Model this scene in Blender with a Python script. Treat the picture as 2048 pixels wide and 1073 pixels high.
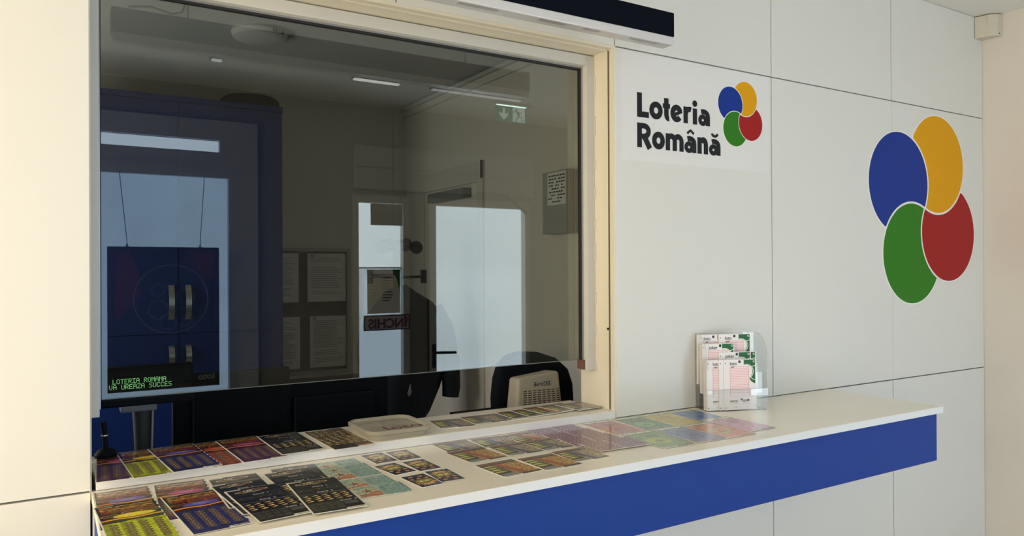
import bpy, bmesh, math, random
import numpy as np
from mathutils import Vector, Matrix
for o in list(bpy.data.objects): bpy.data.objects.remove(o)
S = bpy.context.scene
COL = S.collection
PI = math.pi
random.seed(4)

# ------------------------------------------------------------------ camera
YAW, PITCH, ROLL, FPX = .555213, .002623, -.0048945, 1500.84
fw = Vector((math.sin(YAW)*math.cos(PITCH), math.cos(YAW)*math.cos(PITCH), math.sin(PITCH)))
rt = Vector((math.cos(YAW), -math.sin(YAW), 0)); up = rt.cross(fw)
rt2 = rt*math.cos(ROLL)+up*math.sin(ROLL); up2 = -rt*math.sin(ROLL)+up*math.cos(ROLL)
cd = bpy.data.cameras.new('camera'); cam = bpy.data.objects.new('camera', cd); COL.objects.link(cam)
M = Matrix((rt2, up2, -fw)).transposed().to_4x4(); M.translation = Vector((0, -2, 1.58))
cam.matrix_world = M; cd.sensor_width = 36; cd.sensor_fit = 'HORIZONTAL'; cd.lens = FPX/2048*36
cd.clip_start = .05; cd.clip_end = 60
S.camera = cam
# ------------------------------------------------------------------ world, exposure
S.view_settings.view_transform = 'Standard'; S.view_settings.look = 'None'
S.view_settings.exposure = -0.08; S.view_settings.gamma = 1; S.view_settings.use_curve_mapping = False
W = bpy.data.worlds.new('sky'); S.world = W; W.use_nodes = True
W.node_tree.nodes['Background'].inputs[0].default_value = (.75, .85, 1, 1)
W.node_tree.nodes['Background'].inputs[1].default_value = .6
# strengths of the daylight seen through the room's frosted panes and of its ceiling lamps; last, the added back-room pane
PANE_RIGHT, PANE_LEFT, PANE_WARM, LED, OFFICE_FILL = 6.8, 3.2, 7.4, 6.2, 4.6

# ------------------------------------------------------------------ helpers
def s2l(c):
    return tuple((x/12.92 if x <= .04045 else ((x+.055)/1.055)**2.4) for x in c)
def rgb(r, g, b): return s2l((r/255, g/255, b/255))
MATS = {}
def mat(name, col, rough=.5, metal=0, spec=.5, var=.03, vs=8, bump=0, bs=200, coat=0, alpha=1):
    if name in MATS: return MATS[name]
    m = bpy.data.materials.new(name); m.use_nodes = True; nt = m.node_tree; b = nt.nodes['Principled BSDF']
    b.inputs['Roughness'].default_value = rough; b.inputs['Metallic'].default_value = metal
    b.inputs['Specular IOR Level'].default_value = spec; b.inputs['Coat Weight'].default_value = coat
    b.inputs['Alpha'].default_value = alpha
    tc = nt.nodes.new('ShaderNodeTexCoord')
    n = nt.nodes.new('ShaderNodeTexNoise'); n.inputs['Scale'].default_value = vs; n.inputs['Detail'].default_value = 4
    nt.links.new(tc.outputs['Object'], n.inputs['Vector'])
    mx = nt.nodes.new('ShaderNodeMix'); mx.data_type = 'RGBA'
    mx.inputs['A'].default_value = (*[c*(1-var) for c in col], 1); mx.inputs['B'].default_value = (*[min(1, c*(1+var)) for c in col], 1)
    nt.links.new(n.outputs['Fac'], mx.inputs['Factor']); nt.links.new(mx.outputs['Result'], b.inputs['Base Color'])
    if bump:
        n2 = nt.nodes.new('ShaderNodeTexNoise'); n2.inputs['Scale'].default_value = bs
        nt.links.new(tc.outputs['Object'], n2.inputs['Vector'])
        bp = nt.nodes.new('ShaderNodeBump'); bp.inputs['Strength'].default_value = bump; bp.inputs['Distance'].default_value = .001
        nt.links.new(n2.outputs['Fac'], bp.inputs['Height']); nt.links.new(bp.outputs['Normal'], b.inputs['Normal'])
    MATS[name] = m; return m
def emit(name, col, st, var=.06, scale=2.5, stretch=(1, 1, 1)):
    m = bpy.data.materials.new(name); m.use_nodes = True; nt = m.node_tree; nt.nodes.clear()
    o = nt.nodes.new('ShaderNodeOutputMaterial'); e = nt.nodes.new('ShaderNodeEmission')
    tc = nt.nodes.new('ShaderNodeTexCoord'); mp = nt.nodes.new('ShaderNodeMapping'); mp.inputs['Scale'].default_value = stretch
    n = nt.nodes.new('ShaderNodeTexNoise'); n.inputs['Scale'].default_value = scale; n.inputs['Detail'].default_value = 5
    nt.links.new(tc.outputs['Object'], mp.inputs['Vector']); nt.links.new(mp.outputs[0], n.inputs['Vector'])
    mx = nt.nodes.new('ShaderNodeMix'); mx.data_type = 'RGBA'
    mx.inputs['A'].default_value = (*[c*(1-var) for c in col], 1); mx.inputs['B'].default_value = (*[c*(1+var) for c in col], 1)
    nt.links.new(n.outputs['Fac'], mx.inputs['Factor']); nt.links.new(mx.outputs['Result'], e.inputs['Color'])
    e.inputs['Strength'].default_value = st; nt.links.new(e.outputs[0], o.inputs[0]); MATS[name] = m; return m
def glassmat(name, tint, ior=1.5, rough=0, refl=(1, 1, 1)):
    m = bpy.data.materials.new(name); m.use_nodes = True; nt = m.node_tree; nt.nodes.clear()
    o = nt.nodes.new('ShaderNodeOutputMaterial'); t = nt.nodes.new('ShaderNodeBsdfTransparent'); g = nt.nodes.new('ShaderNodeBsdfGlossy')
    t.inputs[0].default_value = (*tint, 1); g.inputs['Roughness'].default_value = rough; g.inputs[0].default_value = (*refl, 1)
    f = nt.nodes.new('ShaderNodeFresnel'); f.inputs[0].default_value = ior
    # reflect with the outside index from both sides, so the back face does not turn into a mirror
    geo = nt.nodes.new('ShaderNodeNewGeometry'); mr = nt.nodes.new('ShaderNodeMapRange')
    mr.inputs['To Min'].default_value = ior; mr.inputs['To Max'].default_value = 1/ior
    nt.links.new(geo.outputs['Backfacing'], mr.inputs['Value'])
    nt.links.new(mr.outputs[0], f.inputs[0])
    mx = nt.nodes.new('ShaderNodeMixShader')
    nt.links.new(f.outputs[0], mx.inputs[0]); nt.links.new(t.outputs[0], mx.inputs[1]); nt.links.new(g.outputs[0], mx.inputs[2])
    nt.links.new(mx.outputs[0], o.inputs[0]); MATS[name] = m; return m

class MB:
    """collects shapes, then links them as one mesh object"""
    def __init__(s): s.v = []; s.f = []; s.m = []
    def add(s, vs, fs, mi=0):
        k = len(s.v); s.v += [tuple(v) for v in vs]; s.f += [tuple(i+k for i in f) for f in fs]; s.m += [mi]*len(fs); return s
    def box(s, x0, x1, y0, y1, z0, z1, mi=0, b=0):
        bm = bmesh.new(); bmesh.ops.create_cube(bm, size=1)
        for v in bm.verts: v.co = Vector((x0+(v.co.x+.5)*(x1-x0), y0+(v.co.y+.5)*(y1-y0), z0+(v.co.z+.5)*(z1-z0)))
        if b: bmesh.ops.bevel(bm, geom=list(bm.edges), offset=b, segments=2, profile=.6, affect='EDGES')
        bm.verts.ensure_lookup_table()
        s.add([v.co.copy() for v in bm.verts], [[v.index for v in f.verts] for f in bm.faces], mi); bm.free(); return s
    def prism(s, pts, d0, d1, axis='y', mi=0):
        """closed outline of 2-D points (x,z) / (x,y) / (y,z) swept between d0 and d1 along axis"""
        def P(a, b, d): return {'y': (a, d, b), 'z': (a, b, d), 'x': (d, a, b)}[axis]
        n = len(pts); vs = [P(a, b, d0) for a, b in pts]+[P(a, b, d1) for a, b in pts]
        fs = [list(range(n))[::-1], list(range(n, 2*n))]+[[i, (i+1) % n, n+(i+1) % n, n+i] for i in range(n)]
        return s.add(vs, fs, mi)
    def tube(s, pts, r, n=12, mi=0, caps=True):
        rs = r if isinstance(r, (list, tuple)) else [r]*len(pts); pts = [Vector(p) for p in pts]; vs = []; fs = []
        for i, p in enumerate(pts):
            d = (pts[min(i+1, len(pts)-1)]-pts[max(i-1, 0)]).normalized()
            a = d.orthogonal().normalized() if i == 0 else (a0-d*a0.dot(d)).normalized()
            a0 = a; b = d.cross(a)
            for k in range(n): t = 2*PI*k/n; vs.append(p+(a*math.cos(t)+b*math.sin(t))*rs[i])
        for i in range(len(pts)-1):
            for k in range(n): fs.append((i*n+k, i*n+(k+1) % n, (i+1)*n+(k+1) % n, (i+1)*n+k))
        if caps: fs += [tuple(range(n))[::-1], tuple(range((len(pts)-1)*n, len(pts)*n))]
        return s.add(vs, fs, mi)
    def lathe(s, prof, c, n=40, mi=0):
        """prof: (radius, height) pairs turned about the vertical through c"""
        vs = []; fs = []
        for r, z in prof:
            for k in range(n): vs.append((c[0]+r*math.cos(2*PI*k/n), c[1]+r*math.sin(2*PI*k/n), c[2]+z))
        for i in range(len(prof)-1):
            for k in range(n): fs.append((i*n+k, i*n+(k+1) % n, (i+1)*n+(k+1) % n, (i+1)*n+k))
        fs += [tuple(range(n))[::-1], tuple(range((len(prof)-1)*n, len(prof)*n))]
        return s.add(vs, fs, mi)
    def stroke(s, pts, w, y0, y1, mi=0, closed=False):
        """flat band of width w along (x,z) points, standing in the wall plane between y0 and y1"""
        n = len(pts); L = []; R = []
        for i, (x, z) in enumerate(pts):
            a = pts[(i-1) % n] if (closed or i > 0) else pts[i]; b = pts[(i+1) % n] if (closed or i < n-1) else pts[i]
            dx, dz = b[0]-a[0], b[1]-a[1]; l = math.hypot(dx, dz) or 1; nx, nz = -dz/l*w/2, dx/l*w/2
            L.append((x+nx, z+nz)); R.append((x-nx, z-nz))
        vs = []; fs = []
        for (l, r) in zip(L, R): vs += [(l[0], y0, l[1]), (r[0], y0, r[1]), (l[0], y1, l[1]), (r[0], y1, r[1])]
        for i in range(n if closed else n-1):
            a = 4*i; b = 4*((i+1) % n)
            fs += [(a, a+1, b+1, b), (a+2, b+2, b+3, a+3), (a, b, b+2, a+2), (a+1, a+3, b+3, b+1)]
        if not closed: e = 4*(n-1); fs += [(0, 2, 3, 1), (e, e+1, e+3, e+2)]
        return s.add(vs, fs, mi)
    def build(s, name, mats, parent=None, smooth=False, local=False):
        if not isinstance(mats, (list, tuple)): mats = [mats]
        off = Vector((0, 0, 0))
        if parent is not None and not local:
            p = parent
            while p: off += p.location; p = p.parent
        me = bpy.data.meshes.new(name); me.from_pydata([tuple(Vector(v)-off) for v in s.v], [], s.f)
        for m in mats: me.materials.append(m)
        me.polygons.foreach_set('material_index', s.m)
        bm = bmesh.new(); bm.from_mesh(me); bmesh.ops.recalc_face_normals(bm, faces=bm.faces); bm.to_mesh(me); bm.free()
        if smooth:
            for p in me.polygons: p.use_smooth = True
            try: me.set_sharp_from_angle(angle=math.radians(38))
            except Exception: pass
        o = bpy.data.objects.new(name, me); COL.objects.link(o)
        if parent is not None: o.parent = parent
        return o
def arc(cx, cz, r, a0, a1, n=24, rz=None):
    return [(cx+r*math.cos(math.radians(a0+(a1-a0)*i/n)), cz+(rz or r)*math.sin(math.radians(a0+(a1-a0)*i/n))) for i in range(n+1)]
def tag(o, label, cat, group=None):
    o['label'] = label; o['category'] = cat
    if group: o['group'] = group
    return o
def struct(o): o['kind'] = 'structure'; return o
def thing(name, loc, label, cat, rz=0, group=None):
    o = bpy.data.objects.new(name, None); COL.objects.link(o); o.location = loc; o.rotation_euler = (0, 0, rz)
    o.empty_display_size = .05
    return tag(o, label, cat, group)
def text(s, size, mt, parent, loc, rot=(PI/2, 0, 0), name='lettering', ext=.0006, bold=0, sx=1, align='LEFT', local=False):
    c = bpy.data.curves.new(name, 'FONT'); c.body = s; c.size = size; c.extrude = ext; c.offset = bold; c.align_x = align
    t = bpy.data.objects.new(name, c); COL.objects.link(t)
    dg = bpy.context.evaluated_depsgraph_get(); me = bpy.data.meshes.new_from_object(t.evaluated_get(dg))
    bpy.data.objects.remove(t); o = bpy.data.objects.new(name, me); COL.objects.link(o); me.materials.clear(); me.materials.append(mt)
    off = Vector((0, 0, 0)); p = parent
    if not local:
        while p: off += p.location; p = p.parent
    o.parent = parent; o.location = Vector(loc)-off; o.rotation_euler = rot; o.scale = (sx, 1, 1); return o

# ------------------------------------------------------------------ materials
WHITE = mat('white_laminate', (.725, .735, .72), .42, var=.01, bump=.05, bs=600)
SEAM = mat('dark_seam', (.03, .03, .035), .8)
LEDGE = mat('counter_white', (.85, .81, .71), .22, var=.01, spec=.5)
EDGEB = mat('white_edge_band', (.77, .79, .83), .35, var=.01)
BLUE = mat('blue_fascia', rgb(17, 60, 146), .5, var=.03, bump=.05, spec=.25)
CREAM = mat('cream_paint', (.75, .71, .60), .5, var=.04, bump=.25, bs=60)
GREYP = mat('grey_plaster', (.60, .60, .585), .7, var=.04, bump=.25, bs=90)
CEIL = mat('ceiling_paint', (.74, .74, .72), .8, var=.02, bump=.1)
WALLP = mat('wall_paint_beige', (.70, .665, .625), .75, var=.02, bump=.15, bs=120)
BACKP = mat('back_room_paint', (.70, .66, .57), .75, var=.02, bump=.1)
BACKC = mat('back_room_ceiling', (.52, .53, .50), .8, var=.02)
FLOOR = mat('floor_tile', (.34, .32, .30), .35, var=.06)
ALU = mat('window_aluminium', (.42, .42, .43), .35, metal=.8)
SEAL = mat('black_seal', (.012, .012, .014), .6)
BLACK = mat('black_plastic', (.003, .004, .006), .6, spec=.12)
COAL = mat('charcoal_plastic', (.03, .03, .034), .5, spec=.3)
NAVY = mat('navy_cabinet', rgb(15, 42, 104), .5, var=.04, spec=.3)
NAVYD = mat('navy_cabinet_door', rgb(15, 42, 103), .5, var=.04, spec=.3)
STEEL = mat('brushed_steel', (.62, .60, .55), .32, metal=.9)
INK = mat('black_vinyl', (.009, .011, .017), .5, spec=.25)
LBLUE = mat('logo_blue', rgb(10, 52, 146), .5, var=.01, spec=.2)
LYEL = mat('logo_yellow', rgb(222, 160, 2), .5, var=.01, spec=.2)
LGRN = mat('logo_green', rgb(44, 122, 26), .5, var=.01, spec=.2)
LRED = mat('logo_red', rgb(160, 26, 30), .5, var=.01, spec=.2)
HALO = mat('logo_white_outline', (.88, .88, .88), .45, var=.005)
PAPER = mat('white_paper', (.82, .82, .83), .6, var=.01)
PAPERD = mat('notice_paper', (.76, .74, .66), .7, var=.02)
BEIGEP = mat('beige_plastic', (.52, .47, .37), .45, var=.02)
TUB = mat('translucent_tub_plastic', (.50, .47, .38), .22, var=.03, coat=.5, alpha=.62)
ROOMW = mat('painted_frame', (.52, .51, .49), .5)
GLASS = glassmat('tinted_glass', (.70, .715, .69), ior=1.6, refl=(.96, .99, 1))
ACR = glassmat('clear_acrylic', (.97, .975, .975), refl=(1, 1, 1))

# ================================================================== SETTING
XL, X1, X2, X3, X4 = .087, 1.653, 2.455, 3.275, 4.077
ZJ, ZT, ZC = 1.071, 2.344, 2.854
YB = -3.23
# teller wall: a dark core with white laminate panels in front of it
core = MB()
core.box(-1.9, XL-.004, .012, .18, 0, ZC).box(X1+.004, X4, .012, .18, 0, ZC).box(XL-.004, X1+.004, .012, .18, 0, ZJ).box(XL-.004, X1+.004, .012, .18, ZT+.004, ZC)
wf = struct(core.build('wall_front', SEAM))
g = .0024
cols = [(-1.9, -.751), (-.751, XL), (XL, .851), (.851, X1), (X1, X2), (X2, X3), (X3, X4)]
for i, (a, b) in enumerate(cols):
    inwin = 2 <= i <= 3
    for j, (z0, z1) in enumerate(((0, ZJ), (ZJ, ZT), (ZT, ZC))):
        if inwin and j == 1: continue
        if j == 1 and i == 6: continue
        bb = X4 if (j == 1 and i == 5) else b          # one wide middle sheet carries the large emblem
        gz = g if j else g
        MB().box(a+g*(i > 0), bb-g, -.008, .0115, z0+gz, z1-gz, b=.0006).build('panel', WHITE, wf)
# fine vertical joint on the wide middle sheet, left of the emblem's centre
MB().box(X3-.0004, X3+.0004, -.0086, -.007, ZJ+.004, ZT-.004).build('joint', mat('faint_joint', (.50, .50, .50), .6), wf)
struct(MB().box(-1.9, -1.78, YB, .012, 0, ZC).build('wall_left', WALLP))
struct(MB().box(X4, X4+.12, YB, .18, 0, ZC).build('wall_right', WALLP))
struct(MB().box(-1.9, X4+.12, YB-.2, .18, ZC, ZC+.1).build('ceiling', CEIL))
struct(MB().box(-1.9, X4+.12, YB-.2, 2.9, -.1, 0).build('floor', FLOOR))
# opposite wall with its window and door openings
holes = [(-.55, 1.09, .35, 2.50), (1.98, 2.40, .10, 2.13), (2.62, 3.53, .02, 2.13)]
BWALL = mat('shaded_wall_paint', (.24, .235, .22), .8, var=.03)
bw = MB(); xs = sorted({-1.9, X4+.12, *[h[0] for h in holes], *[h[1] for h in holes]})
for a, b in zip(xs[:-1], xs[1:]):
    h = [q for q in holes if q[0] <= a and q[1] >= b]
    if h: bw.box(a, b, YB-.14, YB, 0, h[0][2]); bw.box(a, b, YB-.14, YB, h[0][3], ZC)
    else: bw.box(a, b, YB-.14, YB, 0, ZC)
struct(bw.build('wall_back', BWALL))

def tube_frame(mb, x0, x1, z0, z1, w, y0, y1, mi=0):
    mb.box(x0, x0+w, y0, y1, z0, z1, mi); mb.box(x1-w, x1, y0, y1, z0, z1, mi)
    mb.box(x0+w, x1-w, y0, y1, z0, z0+w, mi); mb.box(x0+w, x1-w, y0, y1, z1-w, z1, mi)
# window 1 of the customer room (mirrored in the teller glass, left)
FRAMEM = mat('grey_window_frame', (.40, .43, .50), .5)
w1 = struct(thing('window_1', (.27, YB, .35), '', 'window')); del w1['label']; del w1['category']
fr = MB(); fr.box(-.55, -.50, YB-.06, YB+.03, .35, 2.50).box(1.075, 1.27, YB-.06, YB+.03, .35, 2.40).box(1.018, 1.27, YB-.06, YB+.03, 2.40, 2.483)
fr.box(-.50, 1.075, YB-.06, YB+.03, .35, .42).box(-.50, 1.075, YB-.06, YB+.03, 2.225, 2.400).box(-.50, 1.27, YB+.001, YB+.03, 2.483, 2.62)
fr.box(-.50, 1.02, YB+.03, YB+.045, 2.30, 2.31)
fr.build('window_frame', FRAMEM, w1)
PB = emit('daylit_frosted_blue', (.54, .75, 1.0), PANE_LEFT, var=.16, scale=3)
PT = emit('daylit_transom', (.72, .86, 1.0), PANE_LEFT*1.6, var=.04)
MB().box(-.50, 1.075, YB-.03, YB-.025, .42, 2.225).build('pane', PB, w1)
MB().box(-.50, 1.018, YB-.03, YB-.025, 2.40, 2.483).build('pane', PT, w1)
# side light (window 2) and entrance door
w2 = struct(thing('window_2', (2.19, YB, .1), '', 'window')); del w2['label']; del w2['category']
DFR = mat('door_frame_paint', (.46, .46, .45), .45)
f2 = MB(); f2.box(1.975, 2.014, YB-.06, YB+.03, .1, 2.16).box(2.378, 2.43, YB-.06, YB+.03, .1, 2.16).box(2.014, 2.378, YB-.06, YB+.03, 2.101, 2.16).box(2.014, 2.378, YB-.06, YB+.03, .10, .16)
f2.build('window_frame', DFR, w2)
PR = emit('daylit_frosted_white', (.84, .95, 1.0), PANE_RIGHT, var=.10, scale=3)
PR2 = emit('daylit_frosted_low', (.68, .84, 1.0), PANE_RIGHT*.62, var=.05)
PR3 = emit('daylit_street', (.72, .88, .98), PANE_RIGHT*.62, var=.75, scale=5, stretch=(3, 1, .6))
MB().box(2.014, 2.378, YB-.03, YB-.025, 1.606, 2.101).build('pane', PR, w2)
MB().box(2.014, 2.378, YB-.03, YB-.025, 1.165, 1.598).build('pane', PR3, w2)
MB().box(2.014, 2.378, YB-.03, YB-.025, .16, 1.165).build('pane', PR2, w2)
MB().box(2.014, 2.378, YB-.05, YB-.015, 1.597, 1.607).build('rail', ALU, w2)
d1 = struct(thing('door_1', (3.07, YB, .02), '', 'door')); del d1['label']; del d1['category']
fd = MB(); tube_frame(fd, 2.60, 3.55, .02, 2.16, .045, YB-.06, YB+.03)
fd.box(2.645, 2.655, YB-.04, YB+.045, .03, 2.12)
fd.build('door_frame', DFR, d1)
fl = MB(); fl.box(2.60, 2.654, YB-.04, YB+.05, .03, 2.14).box(3.503, 3.545, YB-.04, YB+.05, .03, 2.14).box(2.654, 3.503, YB-.04, YB+.05, 2.101, 2.14).box(2.654, 3.503, YB-.04, YB+.05, .03, .16)
fl.build('door_leaf', DFR, d1)
PD = emit('daylit_door_glass', (.80, .93, 1.0), PANE_RIGHT*.86, var=.28, scale=1.0, stretch=(.6, 1, 1.6))
MB().box(2.654, 3.503, YB-.02, YB-.015, .16, 2.101).build('pane', PD, d1)
h = MB(); h.tube([(2.63, YB+.05, .925), (2.63, YB+.09, .925), (2.64, YB+.105, .925), (2.80, YB+.105, .918)], .011); h.box(2.612, 2.648, YB+.048, YB+.058, .80, .99, b=.004)
h.build('door_handle', BLACK, d1, smooth=True)
c = MB(); c.tube([(3.30, YB+.09, 2.19), (3.49, YB+.11, 2.055)], .013, 8); c.box(3.03, 3.33, YB+.03, YB+.09, 2.165, 2.225, b=.006)
c.build('door_closer', COAL, d1)
# roller-shutter casing over door and side light
sh = MB(); sh.box(1.985, 3.62, YB+.001, YB+.035, 2.375, 2.54, b=.003).box(1.985, 3.62, YB+.001, YB+.028, 2.205, 2.371, b=.003)
sh.box(1.980, 3.627, YB+.0005, YB+.030, 2.371, 2.376, 1).box(1.979, 3.628, YB+.0005, YB+.031, 2.540, 2.545, 1).box(3.620, 3.627, YB+.0005, YB+.031, 2.205, 2.545, 1).box(1.98, 3.627, YB+.0005, YB+.029, 2.199, 2.205, 1)
tag(sh.build('shutter_casing', [mat('casing_paint', (.36, .37, .38), .6), SEAM]), 'pale two-board casing above the entrance door, mirrored in the teller glass', 'casing')
# warm daylight through the glazed front on the left-hand side of the customer room
w3 = struct(thing('window_3', (-1.78, -1.6, .1), '', 'window')); del w3['label']; del w3['category']
f3 = MB()
for (a, b) in ((-2.75, -2.69), (-1.61, -1.55), (-.46, -.40)): f3.box(-1.78, -1.74, a, b, .2, 2.45)
f3.box(-1.78, -1.74, -2.69, -.46, .2, .26).box(-1.78, -1.74, -2.69, -.46, 2.39, 2.45)
f3.build('window_frame', DFR, w3)
PW = emit('sunlit_frosted_warm', (1.0, .80, .50), PANE_WARM, var=.03)
for (a, b) in ((-2.69, -1.61), (-1.55, -.46)): MB().box(-1.77, -1.765, a, b, .26, 2.39).build('pane', PW, w3)

# linear lamps on the customer-room ceiling
LEDM = emit('led_diffuser', (1.0, .97, .92), LED*.8, var=.01)
LEDW = emit('weak_led_diffuser', (.95, .97, 1.0), LED*.35, var=.01); LEDS = emit('small_led_diffuser', (.95, .97, 1.0), LED*.5, var=.01)
for k, (a, b) in enumerate(((.825, .88), (1.69, 2.0), (2.25, 2.96))):
    t = thing('ceiling_lamp', ((a+b)/2, -2.40, ZC), ['slim linear ceiling lamp mirrored as the small bright dash below the dark band', 'short bright linear ceiling lamp mirrored left of the emergency exit sign', 'long linear ceiling lamp mirrored just above the emergency exit sign'][k], 'ceiling lamp', group='linear ceiling lamps')
    MB().box(a-.01, b+.01, -2.425, -2.375, ZC-.03, ZC, b=.002).build('housing', COAL, t)
    MB().box(a, b, -2.418, -2.382, ZC-.038, ZC-.03).build('diffuser', [LEDS, LEDM, LEDW][k], t)

# ------------------------------------------------------------------ teller window in the wall (window 4)
w4 = struct(thing('window_4', (.87, .09, ZJ), '', 'window')); del w4['label']; del w4['category']
ln = MB()      # cream lining: jambs and head, with the small ridge along their front edge
ln.box(X1-.008, X1+.004, -.006, .18, 1.05, ZT+.004).box(XL-.004, XL+.001, .0, .18, 1.05, ZT+.004).box(XL+.001, X1-.008, -.006, .18, ZT-.008, ZT+.004)
ln.box(X1-.013, X1-.008, .016, .030, 1.098, ZT-.008, b=.001).box(XL+.002, X1-.013, .016, .030, ZT-.013, ZT-.008, b=.001)
ln.build('lining', CREAM, w4)
ln = MB(); ln.box(X1-.0125, X1-.0075, .0125, .0155, 1.10, ZT-.012).build('gap', mat('gap_shadow_gap', (.16, .12, .08), .8), w4)
st = MB()      # plastered glazing stops, cut off below the glass edge
st.box(1.610, X1-.008, .094, .128, 1.226, ZT-.012, b=.002).box(XL+.002, .1095, .094, .128, 1.224, ZT-.012, b=.002).box(.1095, 1.61, .094, .128, 2.296, ZT-.012, b=.002)
for k in range(9): # ragged paint and filler along the right stop
    z = 1.24+k*.118+random.uniform(-.02, .02); st.box(X1-.012, X1-.0065, .088, .095, z, z+random.uniform(.02, .07), b=.001)
st.build('glazing_stop', GREYP, w4)
al = MB(); al.box(1.603, 1.610, .116, .130, 1.236, 2.300).box(.1095, .113, .116, .130, 1.240, 2.300).box(.113, 1.603, .116, .130, 2.290, 2.300)
al.build('track', ALU, w4)
sl = MB(); sl.box(1.598, 1.603, .118, .131, 1.262, 2.290).box(.113, .1155, .118, .131, 1.262, 2.290).box(.1155, 1.598, .118, .131, 2.284, 2.290)
sl.build('seal', SEAL, w4)
MB().box(1.601, 1.612, .110, .146, 1.228, 1.262, b=.002).build('bracket', mat('rusty_bracket', (.16, .07, .05), .7), w4)
gl = MB(); gl.box(.1145, 1.600, .124, .128, 1.2635, 2.287); gl.build('glass', GLASS, w4)
MB().box(.1145, 1.600, .1228, .1292, 1.2615, 1.2633).build('glass_edge', mat('polished_glass_edge', (.10, .12, .11), .3), w4)
sc = MB(); sc.tube([(X1-.0085, .018, 1.376), (X1-.016, .018, 1.376)], .004, 12); sc.build('screw', BLACK, w4)

# ================================================================== BACK ROOM
XS, YK, ZK = 2.0, 2.58, 2.65
struct(MB().box(-.8, XS+.1, YK, YK+.1, 0, ZK).build('wall_rear', BACKP))
struct(MB().box(XS, XS+.1, .18, YK, 0, ZK).build('wall_side', BACKP))
struct(MB().box(-.9, -.8, .18, YK+.1, 0, ZK).build('wall_far', BACKP))
struct(MB().box(-.9, XS+.1, .18, YK+.1, ZK, ZK+.1).build('ceiling_back', BACKC))
tr = MB(); tr.box(XS-.02, XS, .19, YK, ZK-.03, ZK-.012).box(XS-.008, XS, .19, YK, ZK-.075, ZK-.07)
tr.build('trim_1', BACKC)['kind'] = 'structure'
tr = MB(); tr.box(1.93, 1.96, YK-.015, YK, 0, ZK-.03).build('trim_2', BACKP)['kind'] = 'structure'
# side door of the back room
d2 = struct(thing('door_2', (XS, 1.87, 0), '', 'door')); del d2['label']; del d2['category']
DB = mat('back_door_paint', (.62, .585, .50), .6)
df = MB(); df.box(XS-.014, XS, 2.235, 2.30, 0, 2.17, b=.002).box(XS-.014, XS, 1.50, 1.565, 0, 2.17, b=.002).box(XS-.014, XS, 1.565, 2.235, 2.06, 2.17, b=.002)
df.build('door_frame', DB, d2)
MB().box(XS-.008, XS-.001, 1.57, 2.23, .01, 2.055, b=.002).build('door_leaf', BACKP, d2)
MB().box(XS-.065, XS-.008, 1.63, 2.08, 1.98, 2.035, b=.006).build('door_closer', mat('grey_closer', (.20, .20, .20), .4), d2)
MB().box(XS-.020, XS-.014, 1.495, 1.512, 2.075, 2.172).build('plate', mat('dark_maroon', (.04, .015, .015), .6), d2)

w5 = struct(thing('added_window_5', (-.8, 1.3, .9), '', 'window')); del w5['label']; del w5['category']  # added window, out of view, put in to brighten the back room
f5 = MB(); f5.box(-.8, -.77, .74, .80, .9, 2.2).box(-.8, -.77, 1.90, 1.96, .9, 2.2).box(-.8, -.77, .80, 1.90, .9, .96).box(-.8, -.77, .80, 1.90, 2.14, 2.2); f5.build('window_frame', DFR, w5)
MB().box(-.795, -.79, .80, 1.90, .96, 2.14).build('pane', emit('added_office_light', (1.0, .98, .93), OFFICE_FILL, var=.03), w5)
# navy wardrobe with four doors
cb = thing('cabinet', (.56, 2.3, 0), 'tall navy blue cabinet with steel bar handles behind the glass', 'cabinet')
MB().box(.045, 1.075, 2.07, 2.56, 0, 2.455, b=.002).build('body', NAVY, cb)
MB().box(.045, 1.075, 2.046, 2.069, 2.428, 2.455, b=.001).build('top_panel', NAVY, cb)
for (a, b, z0, z1, hz0, hz1) in ((.048, .5585, 1.273, 2.425, 1.342, 1.513), (.5615, 1.072, 1.273, 2.425, 1.342, 1.513), (.048, .5585, .08, 1.269, 1.105, 1.213), (.5615, 1.072, .08, 1.269, 1.105, 1.213)):
    d = MB().box(a, b, 2.05, 2.068, z0, z1, b=.0015).build('door', NAVYD, cb)
    hx = .524 if a < .3 else .602; n = 12; o = []
    for i in range(n+1):
        t = i/n; o.append((2.05-.004-.030*math.sin(PI*t)**.7, hz0+(hz1-hz0)*t))
    inner = [(y+.006, z) for y, z in reversed(o)]
    MB().prism(o+inner, hx-.013, hx+.013, 'x').build('handle', STEEL, d)
MB().box(.08, 1.05, 2.075, 2.09, .0, .08).build('plinth', BLACK, cb)
hb = thing('hat', (.95, 2.25, 2.455), 'dark round flat bundle lying on top of the blue cabinet', 'hat')
MB().lathe([(.155, .0), (.158, .02), (.155, .055), (.135, .072), (.08, .08), (.01, .082)], (.95, 2.25, 2.455)).build('crown', BLACK, hb, smooth=True)
MB().lathe([(.150, 0), (.163, .006), (.163, .014), (.157, .016)], (.95, 2.25, 2.455)).build('brim', BLACK, hb, smooth=True)

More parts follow.
